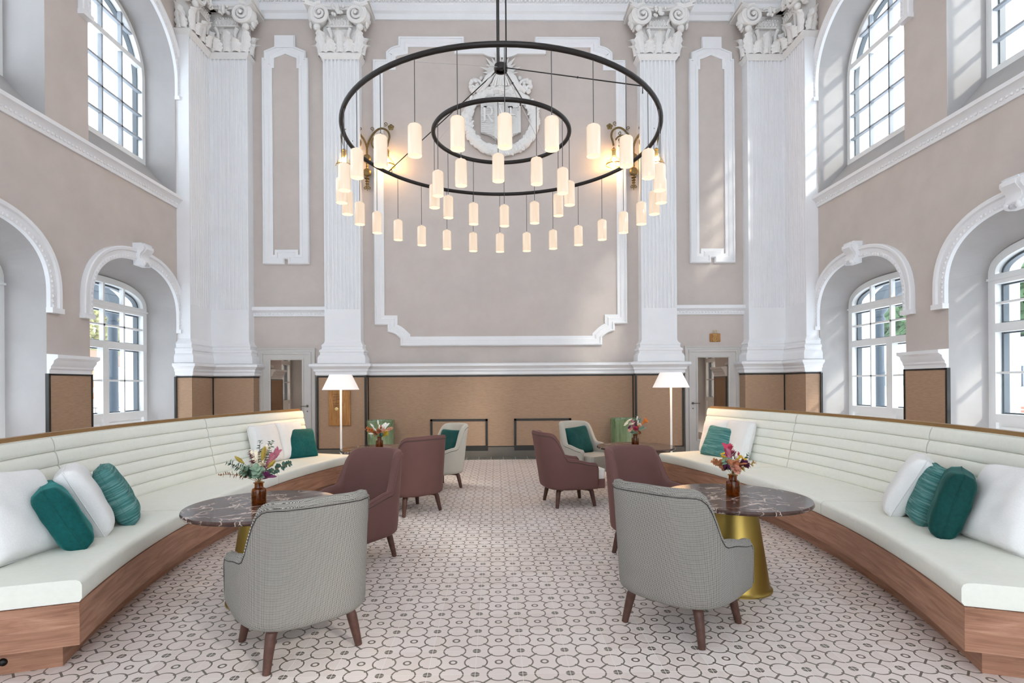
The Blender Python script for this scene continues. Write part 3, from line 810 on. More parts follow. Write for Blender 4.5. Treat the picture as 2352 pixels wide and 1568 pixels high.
m.sphere((0,-.12,.82), .14, 12, sc=(1,.6,1.2))
for i in range(7): m.tube([(0,-.2,.95),((i-3)*.035,-.22,.82),((i-3)*.06,-.16,.68)], .022, 6)
for i in range(30): m.sphere((random.uniform(-.36,.36),-.11-random.uniform(0,.03),random.uniform(.60,.72)), .04, 7, sc=(1.3,.8,.8))
m.build('scrolled_crown', M['relief'], cr, ang=60)
m = MB()
P = [(-.95,1.62),(.95,1.62),(.95,1.41),(.36,1.41)] + curve((.36,1.41),(0,1.33), .03)[1:-1] + [(0,1.33)] + curve((0,1.33),(-.36,1.41), .03)[1:-1] + [(-.36,1.41),(-.95,1.41)]
V = [(x,y_,z) for y_ in (0,-.045) for x,z in P]; N = len(P)
m.add(V, [tuple(range(N)), tuple(range(2*N-1,N-1,-1))] + [(i,(i+1)%N,(i+1)%N+N,i+N) for i in range(N)])
m.build('bracket_plate', M['plaster'], cr, ang=20)

# ------------------------------------------------------------------ bronze wall sconces
def spiral(c, r0, r1, a0, turns, k=30, y=0.):
    return [(c[0]+(r0+(r1-r0)*i/(k-1))*cos(a0+2*pi*turns*i/(k-1)), y, c[1]+(r0+(r1-r0)*i/(k-1))*sin(a0+2*pi*turns*i/(k-1))) for i in range(k)]
def make_sconce(label, loc):
    o = thing('wall_sconce', label, 'wall lamp', loc, 0, 'bronze wall sconces')
    m = MB()                                                       # stem with knops, z=0 is the bottom finial
    m.tube([(0,-.10,.05),(0,-.10,.85)], .022, 10)
    for z, r, c in ((.62,.085,.6),(.33,.085,.6)): m.lathe([(.0,-.045),(r*.8,-.045),(r,-.03),(r,.0),(r*.7,.02),(0,.02)], 20, T(0,-.13,z) @ Matrix.Rotation(-pi/2,4,'X') @ Matrix.Scale(-1,4,(0,0,1)))
    for z, r in ((.21,.055),(.155,.045),(.10,.04),(.46,.03),(.52,.03)): m.sphere((0,-.10,z), r, 10, sc=(1,1,.35))
    for e in (-1,1): m.tube(spiral((e*.045,.02), .035, .008, pi/2+ (0 if e>0 else 0), e*1.2, 18, -.10), .009, 6)
    m.tube([(0,-.10,.06),(0,-.10,-.05)], [.02,.004], 8)
    for z in (.33,.62): m.tube([(0,0,z),(0,-.12,z)], .03, 8)
    m.build('stem', M['bronze'], o)
    for e in (-1, 1):
        a = MB()
        P = [(0,-.10,.85),(e*.05,-.11,1.0),(e*.14,-.14,1.12),(e*.25,-.17,1.20),(e*.36,-.20,1.20),(e*.46,-.22,1.13),(e*.49,-.23,1.02),(e*.46,-.23,.90),(e*.44,-.23,.80)]
        Q = []
        for i in range(len(P)-1):
            for t in range(4):
                p0 = Vector(P[max(0,i-1)]); p1 = Vector(P[i]); p2 = Vector(P[i+1]); p3 = Vector(P[min(len(P)-1,i+2)]); t_ = t/4
                Q.append(.5*((2*p1)+(p2-p0)*t_+(2*p0-5*p1+4*p2-p3)*t_**2+(3*p1-p0-3*p2+p3)*t_**3))
        a.tube(Q, .021, 8)
        a.tube(spiral((e*.24,.90), .16, .10, radians(20) if e > 0 else radians(160), e*.85, 26, -.19), .018, 8)
        for cx_, cz, r, s0, tn in ((.12,1.21,.045,-1.6,1.3),(.40,1.31,.045,-2.2,1.3),(.17,1.03,.035,1.5,-1.2),(.31,1.10,.04,1.6,1.2)):
            a.tube(spiral((e*cx_,cz), r, .008, s0 if e > 0 else pi-s0, e*tn, 20, -.17), .008, 6)
        a.build('scroll_arm', M['bronze'], o)
        for cx_, cz, r in ((.27,.93,.075),(.52,1.22,.065)):
            l = MB(); l.sphere((e*cx_,-.22,cz), .018, 8)
            for i in range(5):
                q = 2*pi*i/5+.3; l.sphere((e*cx_+r*.55*cos(q),-.215,cz+r*.55*sin(q)), r*.5, 8, sc=(1,.25,1))
            l.build('leaf_rosette', M['bronze'], o)
        bx = e*.44
        b = MB().lathe([(0,.0),(.035,.0),(.04,.02),(.04,.12),(.05,.125),(.05,.135),(.02,.17),(0,.2)], 16, T(bx,-.23,.60)).build('lamp_holder', M['brassrim'], o)
        g = MB().lathe([(.05,.0),(.09,-.03),(.135,-.10),(.16,-.17)], 24, T(bx,-.23,.60), cap=False).build('bell_shade', M['bellglass'], o)
        r_ = MB().lathe([(.158,-.165),(.166,-.165),(.168,-.185),(.158,-.185),(.158,-.165)], 28, T(bx,-.23,.60), cap=False)
        for i in range(6): q = 2*pi*i/6; r_.tube([(bx+.05*cos(q),-.23+.05*sin(q),.60),(bx+.137*cos(q),-.23+.137*sin(q),.50),(bx+.163*cos(q),-.23+.163*sin(q),.43)], .004, 5)
        r_.build('brass_rim', M['brassrim'], g)
        MB().sphere((bx,-.23,.53), .04, 12, sc=(1,1,1.3)).build('light_bulb', M['bulb'], o)
    return o
make_sconce('two-armed bronze scroll sconce beside the left white pilaster', (-2.75, B, 5.58))
make_sconce('two-armed bronze scroll sconce beside the right white pilaster', (2.80, B, 5.60))

# ------------------------------------------------------------------ curved sofas
SR = 7.77; SY = 5.37; SX = 5.04
def make_sofa(s, a0, a1, label, seams, bseams):
    """s=-1 left, +1 right. angle 0 points from the arc centre straight to the wall"""
    o = thing('curved_sofa', label, 'sofa', (s*3.1, SY, 0), 0, 'curved banquettes')
    ox = s*3.1
    def P(d, a, z): return (-s*SX + s*(SR+d)*cos(a) - ox, (SR+d)*sin(a), z)
    def sweep(m, prof, b0, b1, k=40, uvm=False, caps=True):
        N = len(prof); V = []; F = []
        for i in range(k+1):
            a = b0+(b1-b0)*i/k
            V += [P(d, a, z) for d, z in prof]
        for i in range(k):
            for j in range(N): F.append((i*N+j, (i+1)*N+j, (i+1)*N+(j+1)%N, i*N+(j+1)%N))
        if caps: F.append(tuple(range(N))); F.append(tuple(range((k+1)*N-1, k*N-1, -1)))
        m.add(V, F)
        if uvm:
            L = [0]
            for j in range(1, N): L.append(L[-1]+hypot(prof[j][0]-prof[j-1][0], prof[j][1]-prof[j-1][1]))
            if m.uv is None: m.uv = []
            for i in range(k+1):
                a = b0+(b1-b0)*i/k
                m.uv += [(a*SR, L[j]) for j in range(N)]
        return m
    g = .0006
    sweep(MB(), [(.0,.13),(.0,.345),(.0,.35),(.02,.352),(.9,.352),(.9,.13)], a0, a1, 48, True).build('wooden_base', M['oakuv'], o, ang=30)
    sweep(MB(), [(.10,.0),(.10,.13),(.86,.13),(.86,.0)], a0+.009, a1-.009, 48, True).build('plinth', M['oakuv'], o, ang=30)
    sd = [a0]+seams+[a1]
    for i in range(len(sd)-1):
        pr = [(.004,.356),(-.008,.375),(-.008,.445),(.0,.463),(.018,.473),(.05,.476),(.70,.478),(.78,.47),(.78,.356)]
        sweep(MB(), pr, sd[i]+g, sd[i+1]-g, 24).build('seat_cushion', M['leather'], o, ang=50)
    sd = [a0]+bseams+[a1]
    def backd(z): return .745+.14*((z-.47)/.64)
    for i in range(len(sd)-1):
        pr = []; n_ = 6; h = (1.115-.47)/n_
        for q in range(n_):
            z0 = .47+q*h
            for t, bl in ((.0,-.014),(.025,-.002),(.08,.004),(.3,.009),(.65,.009),(.9,.004),(.975,-.002)):
                pr.append((backd(z0+t*h)-bl, z0+t*h))
        pr += [(.885,1.118),(.925,1.12),(.925,.47)]
        bo = sweep(MB(), pr, sd[i]+g*1.2, sd[i+1]-g*1.2, 24).build('back_cushion', M['leather'], o, ang=60)
    sweep(MB(), [(.927,.352),(.927,1.115),(.915,1.12),(.915,1.15),(.965,1.15),(.965,.352)], a0+.002, a1-.002, 48, True).build('back_rail', M['railuv'], o, ang=30)
    for mt, nm_, pr, aa in (('oakuv', 'end_panel', [(.0,.13),(.9,.13),(.9,.35),(.0,.35)], (a0, a1)), ('oakuv', 'plinth_end', [(.10,0),(.86,0),(.86,.13),(.10,.13)], (a0+.009, a1-.009))):
        for e, a in ((-1, aa[0]), (1, aa[1])):
            q = MB(); q.uv = []
            for da in (e*.0002, e*.0007):
                for d, z in pr: q.v.append(P(d, a+da, z)); q.uv.append((d*1.3, z))
            q.f = [(0,1,2,3),(7,6,5,4),(0,4,5,1),(1,5,6,2),(2,6,7,3),(3,7,4,0)]
            q.build(nm_, M[mt], o, smooth=False)
    if s < 0:
        q = Vector(P(.36, a0+.009, .065)); MB().sphere(q, .022, 12).build('floor_socket', M['blackmetal'], o)
    return o
def uvwood(src, name, a, b, c, rough=.45):
    m = mat(name, b, rough, spec=.35); t = NT(m)
    v = t.coord('UV', (1.1, 11, 1)); f = t.noise(v, 1.6, 7, .6, 1.4); w_ = t.noise(t.coord('UV', (3, 160, 1)), 1.0, 3, .6)
    f2 = t.math('ADD', t.math('MULTIPLY', f, .68), t.math('MULTIPLY', w_, .32))
    t.col(t.ramp(f2, [(.3, a), (.5, b), (.7, c)])); t.bump(f2, .12, .003); M[src] = m
uvwood('oakuv', 'stained_oak_veneer', (.20,.088,.05), (.37,.185,.115), (.52,.30,.20))
uvwood('railuv', 'golden_oak_rail', (.20,.10,.035), (.28,.155,.06), (.35,.21,.095), .35)
make_sofa(-1, radians(-18.3), radians(20.3), 'curved cream leather banquette on a wooden base along the left windows', [radians(-6), radians(7.5)], [radians(-7.5), radians(7.2)])
make_sofa(1, radians(-19.9), radians(19.4), 'curved cream leather banquette on a wooden base along the right windows', [radians(-5.4), radians(8)], [radians(-5.6), radians(7.6)])

# ------------------------------------------------------------------ armchairs
def chair_plan(k=61):
    """half-plan curve from the front of one arm round the back to the other; returns points (x,y) and s in [-1,1]"""
    pts = []
    e = 2.7; a = .352; b = .36
    raw = []
    for i in range(15): raw.append((a-.012*(1-i/14.), .255-.24*i/14))
    for i in range(1, 60):
        t = pi*i/60
        c, s_ = cos(t), sin(t)
        raw.append((a*math.copysign(abs(c)**(2/e), c), .015-b*abs(s_)**(2/e)))
    for i in range(15): raw.append((-(a-.012*(i/14.)), .015+.24*i/14))
    L = [0]
    for i in range(1, len(raw)): L.append(L[-1]+hypot(raw[i][0]-raw[i-1][0], raw[i][1]-raw[i-1][1]))
    tot = L[-1]; out = []
    for i in range(k):
        d = tot*i/(k-1); j = 0
        while j < len(L)-2 and L[j+1] < d: j += 1
        t = (d-L[j])/(L[j+1]-L[j]); out.append((raw[j][0]+(raw[j+1][0]-raw[j][0])*t, raw[j][1]+(raw[j+1][1]-raw[j][1])*t))
    return out, tot
def smooth(t): t = max(0, min(1, t)); return t*t*(3-2*t)
def chair_top(s):
    s = abs(s)
    z = .925-.02*(min(s,.45)/.42)**2
    if s > .36: z -= .03*smooth((s-.36)/.05)
    if s > .40: z -= (z-.60)*smooth((s-.40)/.14)**.9
    if s > .58: z -= .055*smooth((s-.58)/.38)
    if s > .965: z -= .035*((s-.965)/.035)**2
    return z
_raw_top = chair_top
def chair_top(s):
    if abs(s) > .93: return _raw_top(s)
    return sum(_raw_top(abs(s)+d*.012) for d in range(-3, 4))/7
def make_chair(label, fab, seatmat, loc, rz, group):
    o = thing('armchair', label, 'armchair', (*loc, 0), rz, group)
    pts, tot = chair_plan(); K = len(pts); z0 = .22
    m = MB(); m.uv = []; V = []; F = []; rows = []
    for i, (x, y) in enumerate(pts):
        p0 = pts[max(0,i-1)]; p1 = pts[min(K-1,i+1)]
        tx, ty = p1[0]-p0[0], p1[1]-p0[1]; L = hypot(tx, ty); nx, ny = -ty/L, tx/L       # left of travel: from +x arm, moving -y => normal +x (outward)
        if nx*x + ny*(y-.1) < 0: nx, ny = -nx, -ny
        s = 2*i/(K-1)-1; zt = chair_top(s)
        end = min(i, K-1-i)
        th = .075*(.55+.45*min(1, end/2.))
        ei = (0, .012, .018)[min(end, 2)] if False else 0
        pr = [(-.06,z0),(-.02,z0+.006),(-.004,z0+.022),(0,z0+.05)]
        for q in range(1, 7): pr.append((0, z0+.05+(zt-.03-z0-.05)*q/6))
        pr += [(-.006,zt-.012),(-.02,zt-.002),(-.04,zt),(-.06,zt-.006),(-th,zt-.03)]
        for q in range(1, 5): pr.append((-th, zt-.03+(.28-zt+.03)*q/4))
        row = []
        arc = tot*i/(K-1); acc = 0
        back = max(0, 1-abs(s)/.62)
        for j, (d, z) in enumerate(pr):
            h = (z-z0)/.7
            lean = -.11*h*smooth(back*1.3) ; fl = 1+.03*h
            row.append((( x+nx*d)*fl, y+ny*d+lean, z))
            if j: acc += hypot(pr[j][0]-pr[j-1][0], pr[j][1]-pr[j-1][1])
            m.uv.append((arc, acc))
        rows.append(row); V += row
    N = len(rows[0])
    for i in range(K-1):
        for j in range(N-1): F.append((i*N+j, (i+1)*N+j, (i+1)*N+j+1, i*N+j+1))
        F.append((i*N+N-1, (i+1)*N+N-1, (i+1)*N, i*N))
    F.append(tuple(range(N))); F.append(tuple((K-1)*N+j for j in range(N-1, -1, -1)))
    m.add(V, F); m.build('upholstered_shell', fab, o, ang=60)
    pip = MB()                                                     # double piping along the rim
    for d_, zo in ((9, .0), (10, .0)):
        P = []
        for i in range(K):
            p = Vector(rows[i][d_]); q = Vector(rows[i][d_+1]); P.append(p.lerp(q, .5) if d_ > 9 else p)
        P = [Vector(rows[0][3])*1.0] + [Vector(rows[0][5])] + [Vector(rows[0][7])] + P + [Vector(rows[-1][7]), Vector(rows[-1][5]), Vector(rows[-1][3])]
        pip.tube(P, .0055, 6)
    pip.uv = [(0,0)]*0 or None
    if fab is M['hound']: pip.uv = [(v[0]+v[1], v[2]+v[1]) for v in pip.v]
    pip.build('welt_piping', fab, o)
    sm = MB()  # dark line under the piping, drawn in for its shadow
    P = [Vector(rows[0][4]), Vector(rows[0][6])] + [Vector(r_[9]).lerp(Vector(r_[8]), .16) for r_ in rows] + [Vector(rows[-1][6]), Vector(rows[-1][4])]
    sm.tube(P, .0032, 5); sm.build('seam', M['welt_shadow'], o)
    def inner(d, yf):
        q = [((x*(1-d/.352)), max(-.29+d*.3, y+d) if y < .1 else y) for x, y in pts]
        q = [p for p in q if p[1] <= yf-.03]
        return [(q[0][0], yf-.03), (q[0][0]-.03, yf)] + [(-q[0][0]+.03, yf), (-q[0][0], yf-.03)] + q[::-1]
    sb = MB().prism(inner(.045, .375), .225, .335)
    if fab is M['hound']: sb.uv = [(v[0]+v[1], v[2]) for v in sb.v]
    sb.build('seat_base', fab, o, bevel=.018, ang=60)
    sc = MB().prism(inner(.08, .39), .325, .45)
    if seatmat is M['hound']: sc.uv = [(v[0], v[1]+v[2]) for v in sc.v]
    q = sc.build('seat_cushion', seatmat, o, bevel=.03, ang=60)
    for ex in (-1, 1):
        for ey in (-1, 1):
            x, y = ex*.255, ey*.243
            P = [(ex*.12,ey*.12,.208),(ex*.19,ey*.185,.208),(ex*.216,ey*.21,.20),(ex*.224,ey*.216,.175),(ex*.236,ey*.226,.11),(x,y,0)]
            MB().tube(P, [.024,.026,.03,.029,.026,.020], 8).build('leg', M['leg'], o, ang=60)
    return o
rot = lambda fx, fy: atan2(-fx, fy)
G1 = 'armchairs around the marble tables'
make_chair('grey houndstooth armchair seen from behind at the front left marble table', M['hound'], M['hound'], (-1.265,3.187), radians(38.5), G1)
make_chair('grey houndstooth armchair seen from behind at the front right marble table', M['hound'], M['hound'], (1.045,3.39), radians(-47), G1)
make_chair('aubergine armchair behind the left grey houndstooth armchair, turned towards the room front', M['brown'], M['seatwhite'], (-1.35,4.69), rot(-.5,-.87), G1)
make_chair('aubergine armchair behind the right grey houndstooth armchair, turned towards the room front', M['brown'], M['seatwhite'], (1.27,4.72), rot(.5,-.87), G1)
make_chair('aubergine armchair with its back to the aisle, before the left cream armchair', M['brown'], M['seatwhite'], (-1.137,6.522), radians(42), G1)
make_chair('aubergine armchair in side view with off-white seat, before the right cream armchair', M['brown'], M['seatwhite'], (.80,6.83), radians(-77.5), G1)
make_chair('cream armchair holding a green cushion at the rear left marble table', M['cream'], M['cream'], (-.974,7.97), rot(-.8,-.6), G1)
make_chair('cream armchair holding a green cushion at the rear right marble table', M['cream'], M['cream'], (1.27,8.22), rot(.55,-.83), G1)

# ------------------------------------------------------------------ marble tables
tbl = None
def table(label, x, y):
    global tbl
    if tbl is None:
        o = thing('round_table', label, 'table', (x,y,0), 0, 'round marble tables')
        MB().lathe([(0,.634),(.50,.634),(.51,.638),(.515,.645),(.515,.658),(.51,.665),(0,.665)], 72, cap=False).build('marble_top', M['marble'], o, ang=40)
        MB().lathe([(0,0),(.25,0),(.25,.010),(.24,.018),(.232,.03),(.146,.62),(.146,.634),(0,.634)], 56, cap=False).build('conical_base', M['brass'], o, ang=30)
        tbl = o; return o
    o = copy_tree(tbl); o.location = (x,y,0); o['label'] = label; return o
table('round dark marble table on brass cone, behind the left grey armchair', -1.76, 3.87)
table('round dark marble table on brass cone, beside the right grey armchair', 1.65, 3.98)
table('round dark marble table near the left floor lamp', -1.65, 7.22)
table('round dark marble table near the right floor lamp', 1.76, 7.25)

# ------------------------------------------------------------------ floor lamps
flp = None
def floor_lamp(label, x, y):
    global flp
    if flp is None:
        o = thing('floor_lamp', label, 'lamp', (x,y,0), 0, 'white floor lamps')
        MB().lathe([(0,0),(.115,0),(.115,.012),(.02,.02),(0,.02)], 36, cap=False).build('base', M['lampwhite'], o)
        MB().tube([(0,0,.015),(0,0,1.62)], .0155, 12).build('pole', M['lampwhite'], o)
        V = []
        s_ = MB()
        def f(i, j):
            a = 2*pi*i; r = .278+(.165-.278)*j + .0012*cos(a*120)
            return (r*cos(a), r*sin(a), 1.437+.235*j)
        s_.grid(f, 240, 4, wrap=True)
        s_.lathe([(.278,1.437),(.272,1.437),(.16,1.668),(.165,1.672)], 60, cap=False)
        s_.lathe([(.016,1.60),(.15,1.64)], 24, cap=False)
        s_.build('lamp_shade', M['lampshade'], o, ang=60)
        MB().sphere((0,0,1.54), .035, 12).build('light_bulb', M['bulb'], o)
        flp = o; return o
    o = copy_tree(flp); o.location = (x,y,0); o['label'] = label; return o
floor_lamp('white floor lamp with pleated cone shade before the wooden plaque', -2.52, 8.47)
floor_lamp('white floor lamp with cone shade between right pilaster and right door', 2.63, 8.45)

# ------------------------------------------------------------------ green planters
def planter(label, x, y):
    o = MB().lathe([(0,0),(.235,0),(.245,.02),(.262,.5),(.265,.74),(.272,.765),(.272,.80),(.262,.812),(.25,.80),(.245,.74),(.23,.1),(0,.1)], 48, cap=False).build('ceramic_planter', M['glaze'], None, ang=35)
    o.location = (x, y, 0); tag(o, label, 'planter', 'green glazed planters')
planter('green glazed cylindrical planter at the left end of the wainscot', -2.40, 10.80)
planter('green glazed cylindrical planter at the right end of the wainscot', 2.44, 10.80)

# ------------------------------------------------------------------ plaque and sign
o = thing('wooden_plaque', 'tall wooden plaque with engraved lines behind the left floor lamp', 'plaque', (-3.29, 11.09, 1.03))
pl = [(-.215,-.345),(.215,-.345),(.215,.37),(-.215,.37)]
b = MB(); b.box(-.222,.222,-.03,0,-.345,.37); b.build('board', M['plaque'], o, bevel=.012)
g = MB()
for i, (z, a, c) in enumerate(((.30,-.13,-.03),(.285,-.10,-.01),(.25,-.12,.02),(.235,-.12,-.02),(.20,-.10,.01),(.19,-.05,.0),(.17,-.13,-.06),(.12,-.08,.06),(.105,-.12,.0),(.075,-.11,.08),(.055,-.11,.0),(.03,-.10,.0))):
    x = a
    while x < c:
        w_ = random.uniform(.006, .014); g.box(x, x+w_, -.0325, -.029, z-.006, z+.004); x += w_+.005
g.build('engraving', mat('engraving', (.12,.05,.015), .6), o, smooth=False)
MB().lathe([(0,.005),(.027,.005),(.033,.003),(.036,0)], 24, T(-.055,-.030,.0) @ Matrix.Rotation(pi/2,4,'X')).build('gold_emblem', M['goldline'], o)
o = thing('door_sign', 'small wooden sign with gold pictograms above the right door', 'sign', (4.525, B, 2.465))
MB().box(-.115,.115,-.03,0,-.095,.085).build('board', M['plaque'], o, bevel=.02)
g = MB()
g.tube([(.05*cos(2*pi*i/28), -.034, -.03+.05*sin(2*pi*i/28)) for i in range(28)], .0035, 6, True)
g.tube([(-.033,-.034,-.063),(.035,-.034,.005)], .003, 6); g.tube([(-.025,-.034,-.01),(.005,-.034,-.03),(.02,-.034,-.06)], .0025, 6)
for i in range(5): g.box(-.05+i*.02, -.038+i*.02, -.033, -.03, .045, .062)
for x in (-.028, .028):                                            # two outline figures above the board
    g.tube([(x-.018,-.02,.085),(x-.018,-.02,.125),(x,-.02,.145),(x+.018,-.02,.125),(x+.018,-.02,.085)], .0045, 6); g.sphere((x,-.02,.155), .011, 8)
g.build('gold_pictogram', M['goldline'], o)

# ------------------------------------------------------------------ cushions
def make_cushion(label, m_, pos, az, lean, size, th, roll=0, group='scatter cushions', sink=.02, k=25):
    """pos = where the lower edge rests; az = compass direction the face looks to (deg, 0=+x), lean = backwards tilt"""
    m = MB(); h = size/2
    for side in (-1, 1):
        def f(i, j):
            u = 2*i-1; v = 2*j-1
            pin = 1-.055*(1-u*u*v*v)*(0) ; x = u*h*(1-.05*(1-v*v)*abs(u)**2-.035*abs(u*v)**6) ; z = v*h*(1-.05*(1-u*u)*abs(v)**2-.035*abs(u*v)**6)
            t = max(0, (1-abs(u)**4.2))*max(0, (1-abs(v)**4.2))
            y = side*th/2*t**.36
            y += .010*noise.noise(Vector((u*2.2+pos[0]*7, v*2.2+pos[1]*5, side)))*t**.3
            return (x, y, z)
        m.grid(f, k, k)
    o = m.build('cushion', m_, None, ang=75)
    bmx = bmesh.new(); bmx.from_mesh(o.data); bmesh.ops.remove_doubles(bmx, verts=bmx.verts, dist=.0008); bmesh.ops.recalc_face_normals(bmx, faces=bmx.faces); bmx.to_mesh(o.data); bmx.free()
    R_ = RZ(radians(az)+pi/2) @ Matrix.Rotation(radians(-lean),4,'X') @ Matrix.Rotation(radians(roll),4,'Y')
    o.matrix_world = T(*pos) @ R_ @ T(0, 0, h-sink)
    tag(o, label, 'cushion', group)
    P = []
    for i in range(60):
        a = 4*i/60; q = a % 1; u, v = ((2*q-1,-1),(1,2*q-1),(1-2*q,1),(-1,1-2*q))[int(a)]
        P.append((u*h*(1-.05*(1-v*v)*u*u-.035*abs(u*v)**6), 0, v*h*(1-.05*(1-u*u)*v*v-.035*abs(u*v)**6)))
    MB().tube(P, .0035, 5, True).build('piping', m_, o)
    return o
S = .478
C1 = 'cushions at the front of the left sofa'; C2 = 'cushions at the front of the right sofa'; C3 = 'cushions at the far end of the left sofa'; C4 = 'cushions at the far end of the right sofa'
make_cushion('white boucle cushion, front-most on the left sofa', M['boucle'], (-2.95,3.34,S), 6, 24, .58, .24, 6, C1)
make_cushion('dark teal velvet cushion between two white cushions on the left sofa', M['velvet'], (-2.87,3.64,S), 42, 27, .47, .20, 0, C1)
make_cushion('white boucle cushion between teal velvet and striped cushions, left sofa', M['boucle'], (-2.95,3.97,S), 36, 26, .54, .21, 0, C1)
make_cushion('striped teal cushion behind the white cushions on the left sofa', M['stripe'], (-2.94,4.26,S), 34, 26, .49, .18, 0, C1)
make_cushion('white cushion leaning on the backrest at the far end, left sofa', M['boucle'], (-3.13,7.30,S), -12, 15, .55, .17, 0, C3)
make_cushion('white cushion nearest the far arm end of the left sofa, behind velvet cushion', M['boucle'], (-3.0,7.80,S), -18, 15, .55, .16, 0, C3)
make_cushion('teal velvet cushion leaning on white cushions at the left sofa far end', M['velvet'], (-2.87,7.83,S), -38, 24, .46, .15, 3, C3)
make_cushion('grey-white cushion beside the striped teal one, right sofa front group', M['boucle'], (3.04,4.28,S), 142, 27, .52, .20, 0, C2)
make_cushion('striped teal cushion between white and velvet cushions on the right sofa', M['stripe'], (3.0,3.98,S), 152, 22, .46, .18, 0, C2)
make_cushion('dark green velvet cushion before the front-most white one, right sofa', M['velvetdark'], (2.92,3.66,S), 141, 16, .47, .19, 0, C2)
make_cushion('white boucle cushion front-most on the right sofa', M['boucle'], (2.98,3.33,S), 168, 22, .55, .22, -4, C2)
make_cushion('white cushion nearest the far end of the right sofa', M['boucle'], (3.02,7.83,S), 197, 15, .54, .16, 0, C4)
make_cushion('white cushion beside the striped cushion, far part of the right sofa', M['boucle'], (3.14,7.36,S), 190, 15, .55, .17, 0, C4)
make_cushion('striped teal cushion leaning on two white cushions, right sofa far end', M['stripe'], (2.94,7.60,S), 206, 24, .46, .14, 4, C4)
make_cushion('dark teal cushion sitting in the left cream armchair', M['velvetdark'], (-.83,8.04,.45), degs(-.8,-.6) if False else math.degrees(atan2(-.6,-.8))+14, 17, .42, .15, 0, 'armchair cushions')
make_cushion('dark green cushion sitting in the right cream armchair', M['velvetdark'], (1.20,8.27,.45), math.degrees(atan2(-.83,.55))-6, 22, .44, .15, -5, 'armchair cushions')

# ------------------------------------------------------------------ vases and dried bouquets
vz = None
def vase(label, x, y):
    global vz
    if vz is None:
        vz = MB().lathe([(0,.0),(.044,.0),(.049,.006),(.049,.098),(.045,.112),(.031,.12),(.029,.126),(.029,.148),(.036,.152),(.036,.158),(.026,.158),(.026,.124),(.04,.110),(.044,.098),(.044,.01),(0,.01)], 32, cap=False).build('glass_vase', M['amber'], None, ang=40)
        o = vz
    else:
        o = vz.copy(); COL.objects.link(o)
    o.location = (x, y, .665); tag(o, label, 'vase', 'amber bottle vases'); return o
VC = {}
def vcol(c):
    if c not in VC: VC[c] = paint('petal_%02x%02x%02x' % tuple(int(255*q) for q in c), c, .18, .7, .1, 40)
    return VC[c]
def leafshape(m, p, d, n_, L, w_, fold=.25, k=6):
    """a bent oval leaf from p along d, facing n_"""
    d = Vector(d).normalized(); n_ = Vector(n_); n_ = (n_-d*n_.dot(d)).normalized(); s_ = d.cross(n_)
    V = []; F = []
    for i in range(k+1):
        t = i/k; ww = w_*sin(pi*min(1,.04+t*.94))**.75; c = Vector(p)+d*(L*t)-n_*(.25*L*t*t)
        V += [c+s_*ww+n_*(fold*ww), c, c-s_*ww+n_*(fold*ww)]
    for i in range(k): F += [(3*i,3*i+3,3*i+4,3*i+1),(3*i+1,3*i+4,3*i+5,3*i+2)]
    m.add(V, F)
def bent(p0, p1, sag=.0, k=8):
    p0 = Vector(p0); p1 = Vector(p1); o_ = []
    for i in range(k+1):
        t = i/k; q = p0.lerp(p1, t); q.z += .25*(p1-p0).length*sin(pi*t)*.35 - sag*t*t; o_.append(q)
    return o_
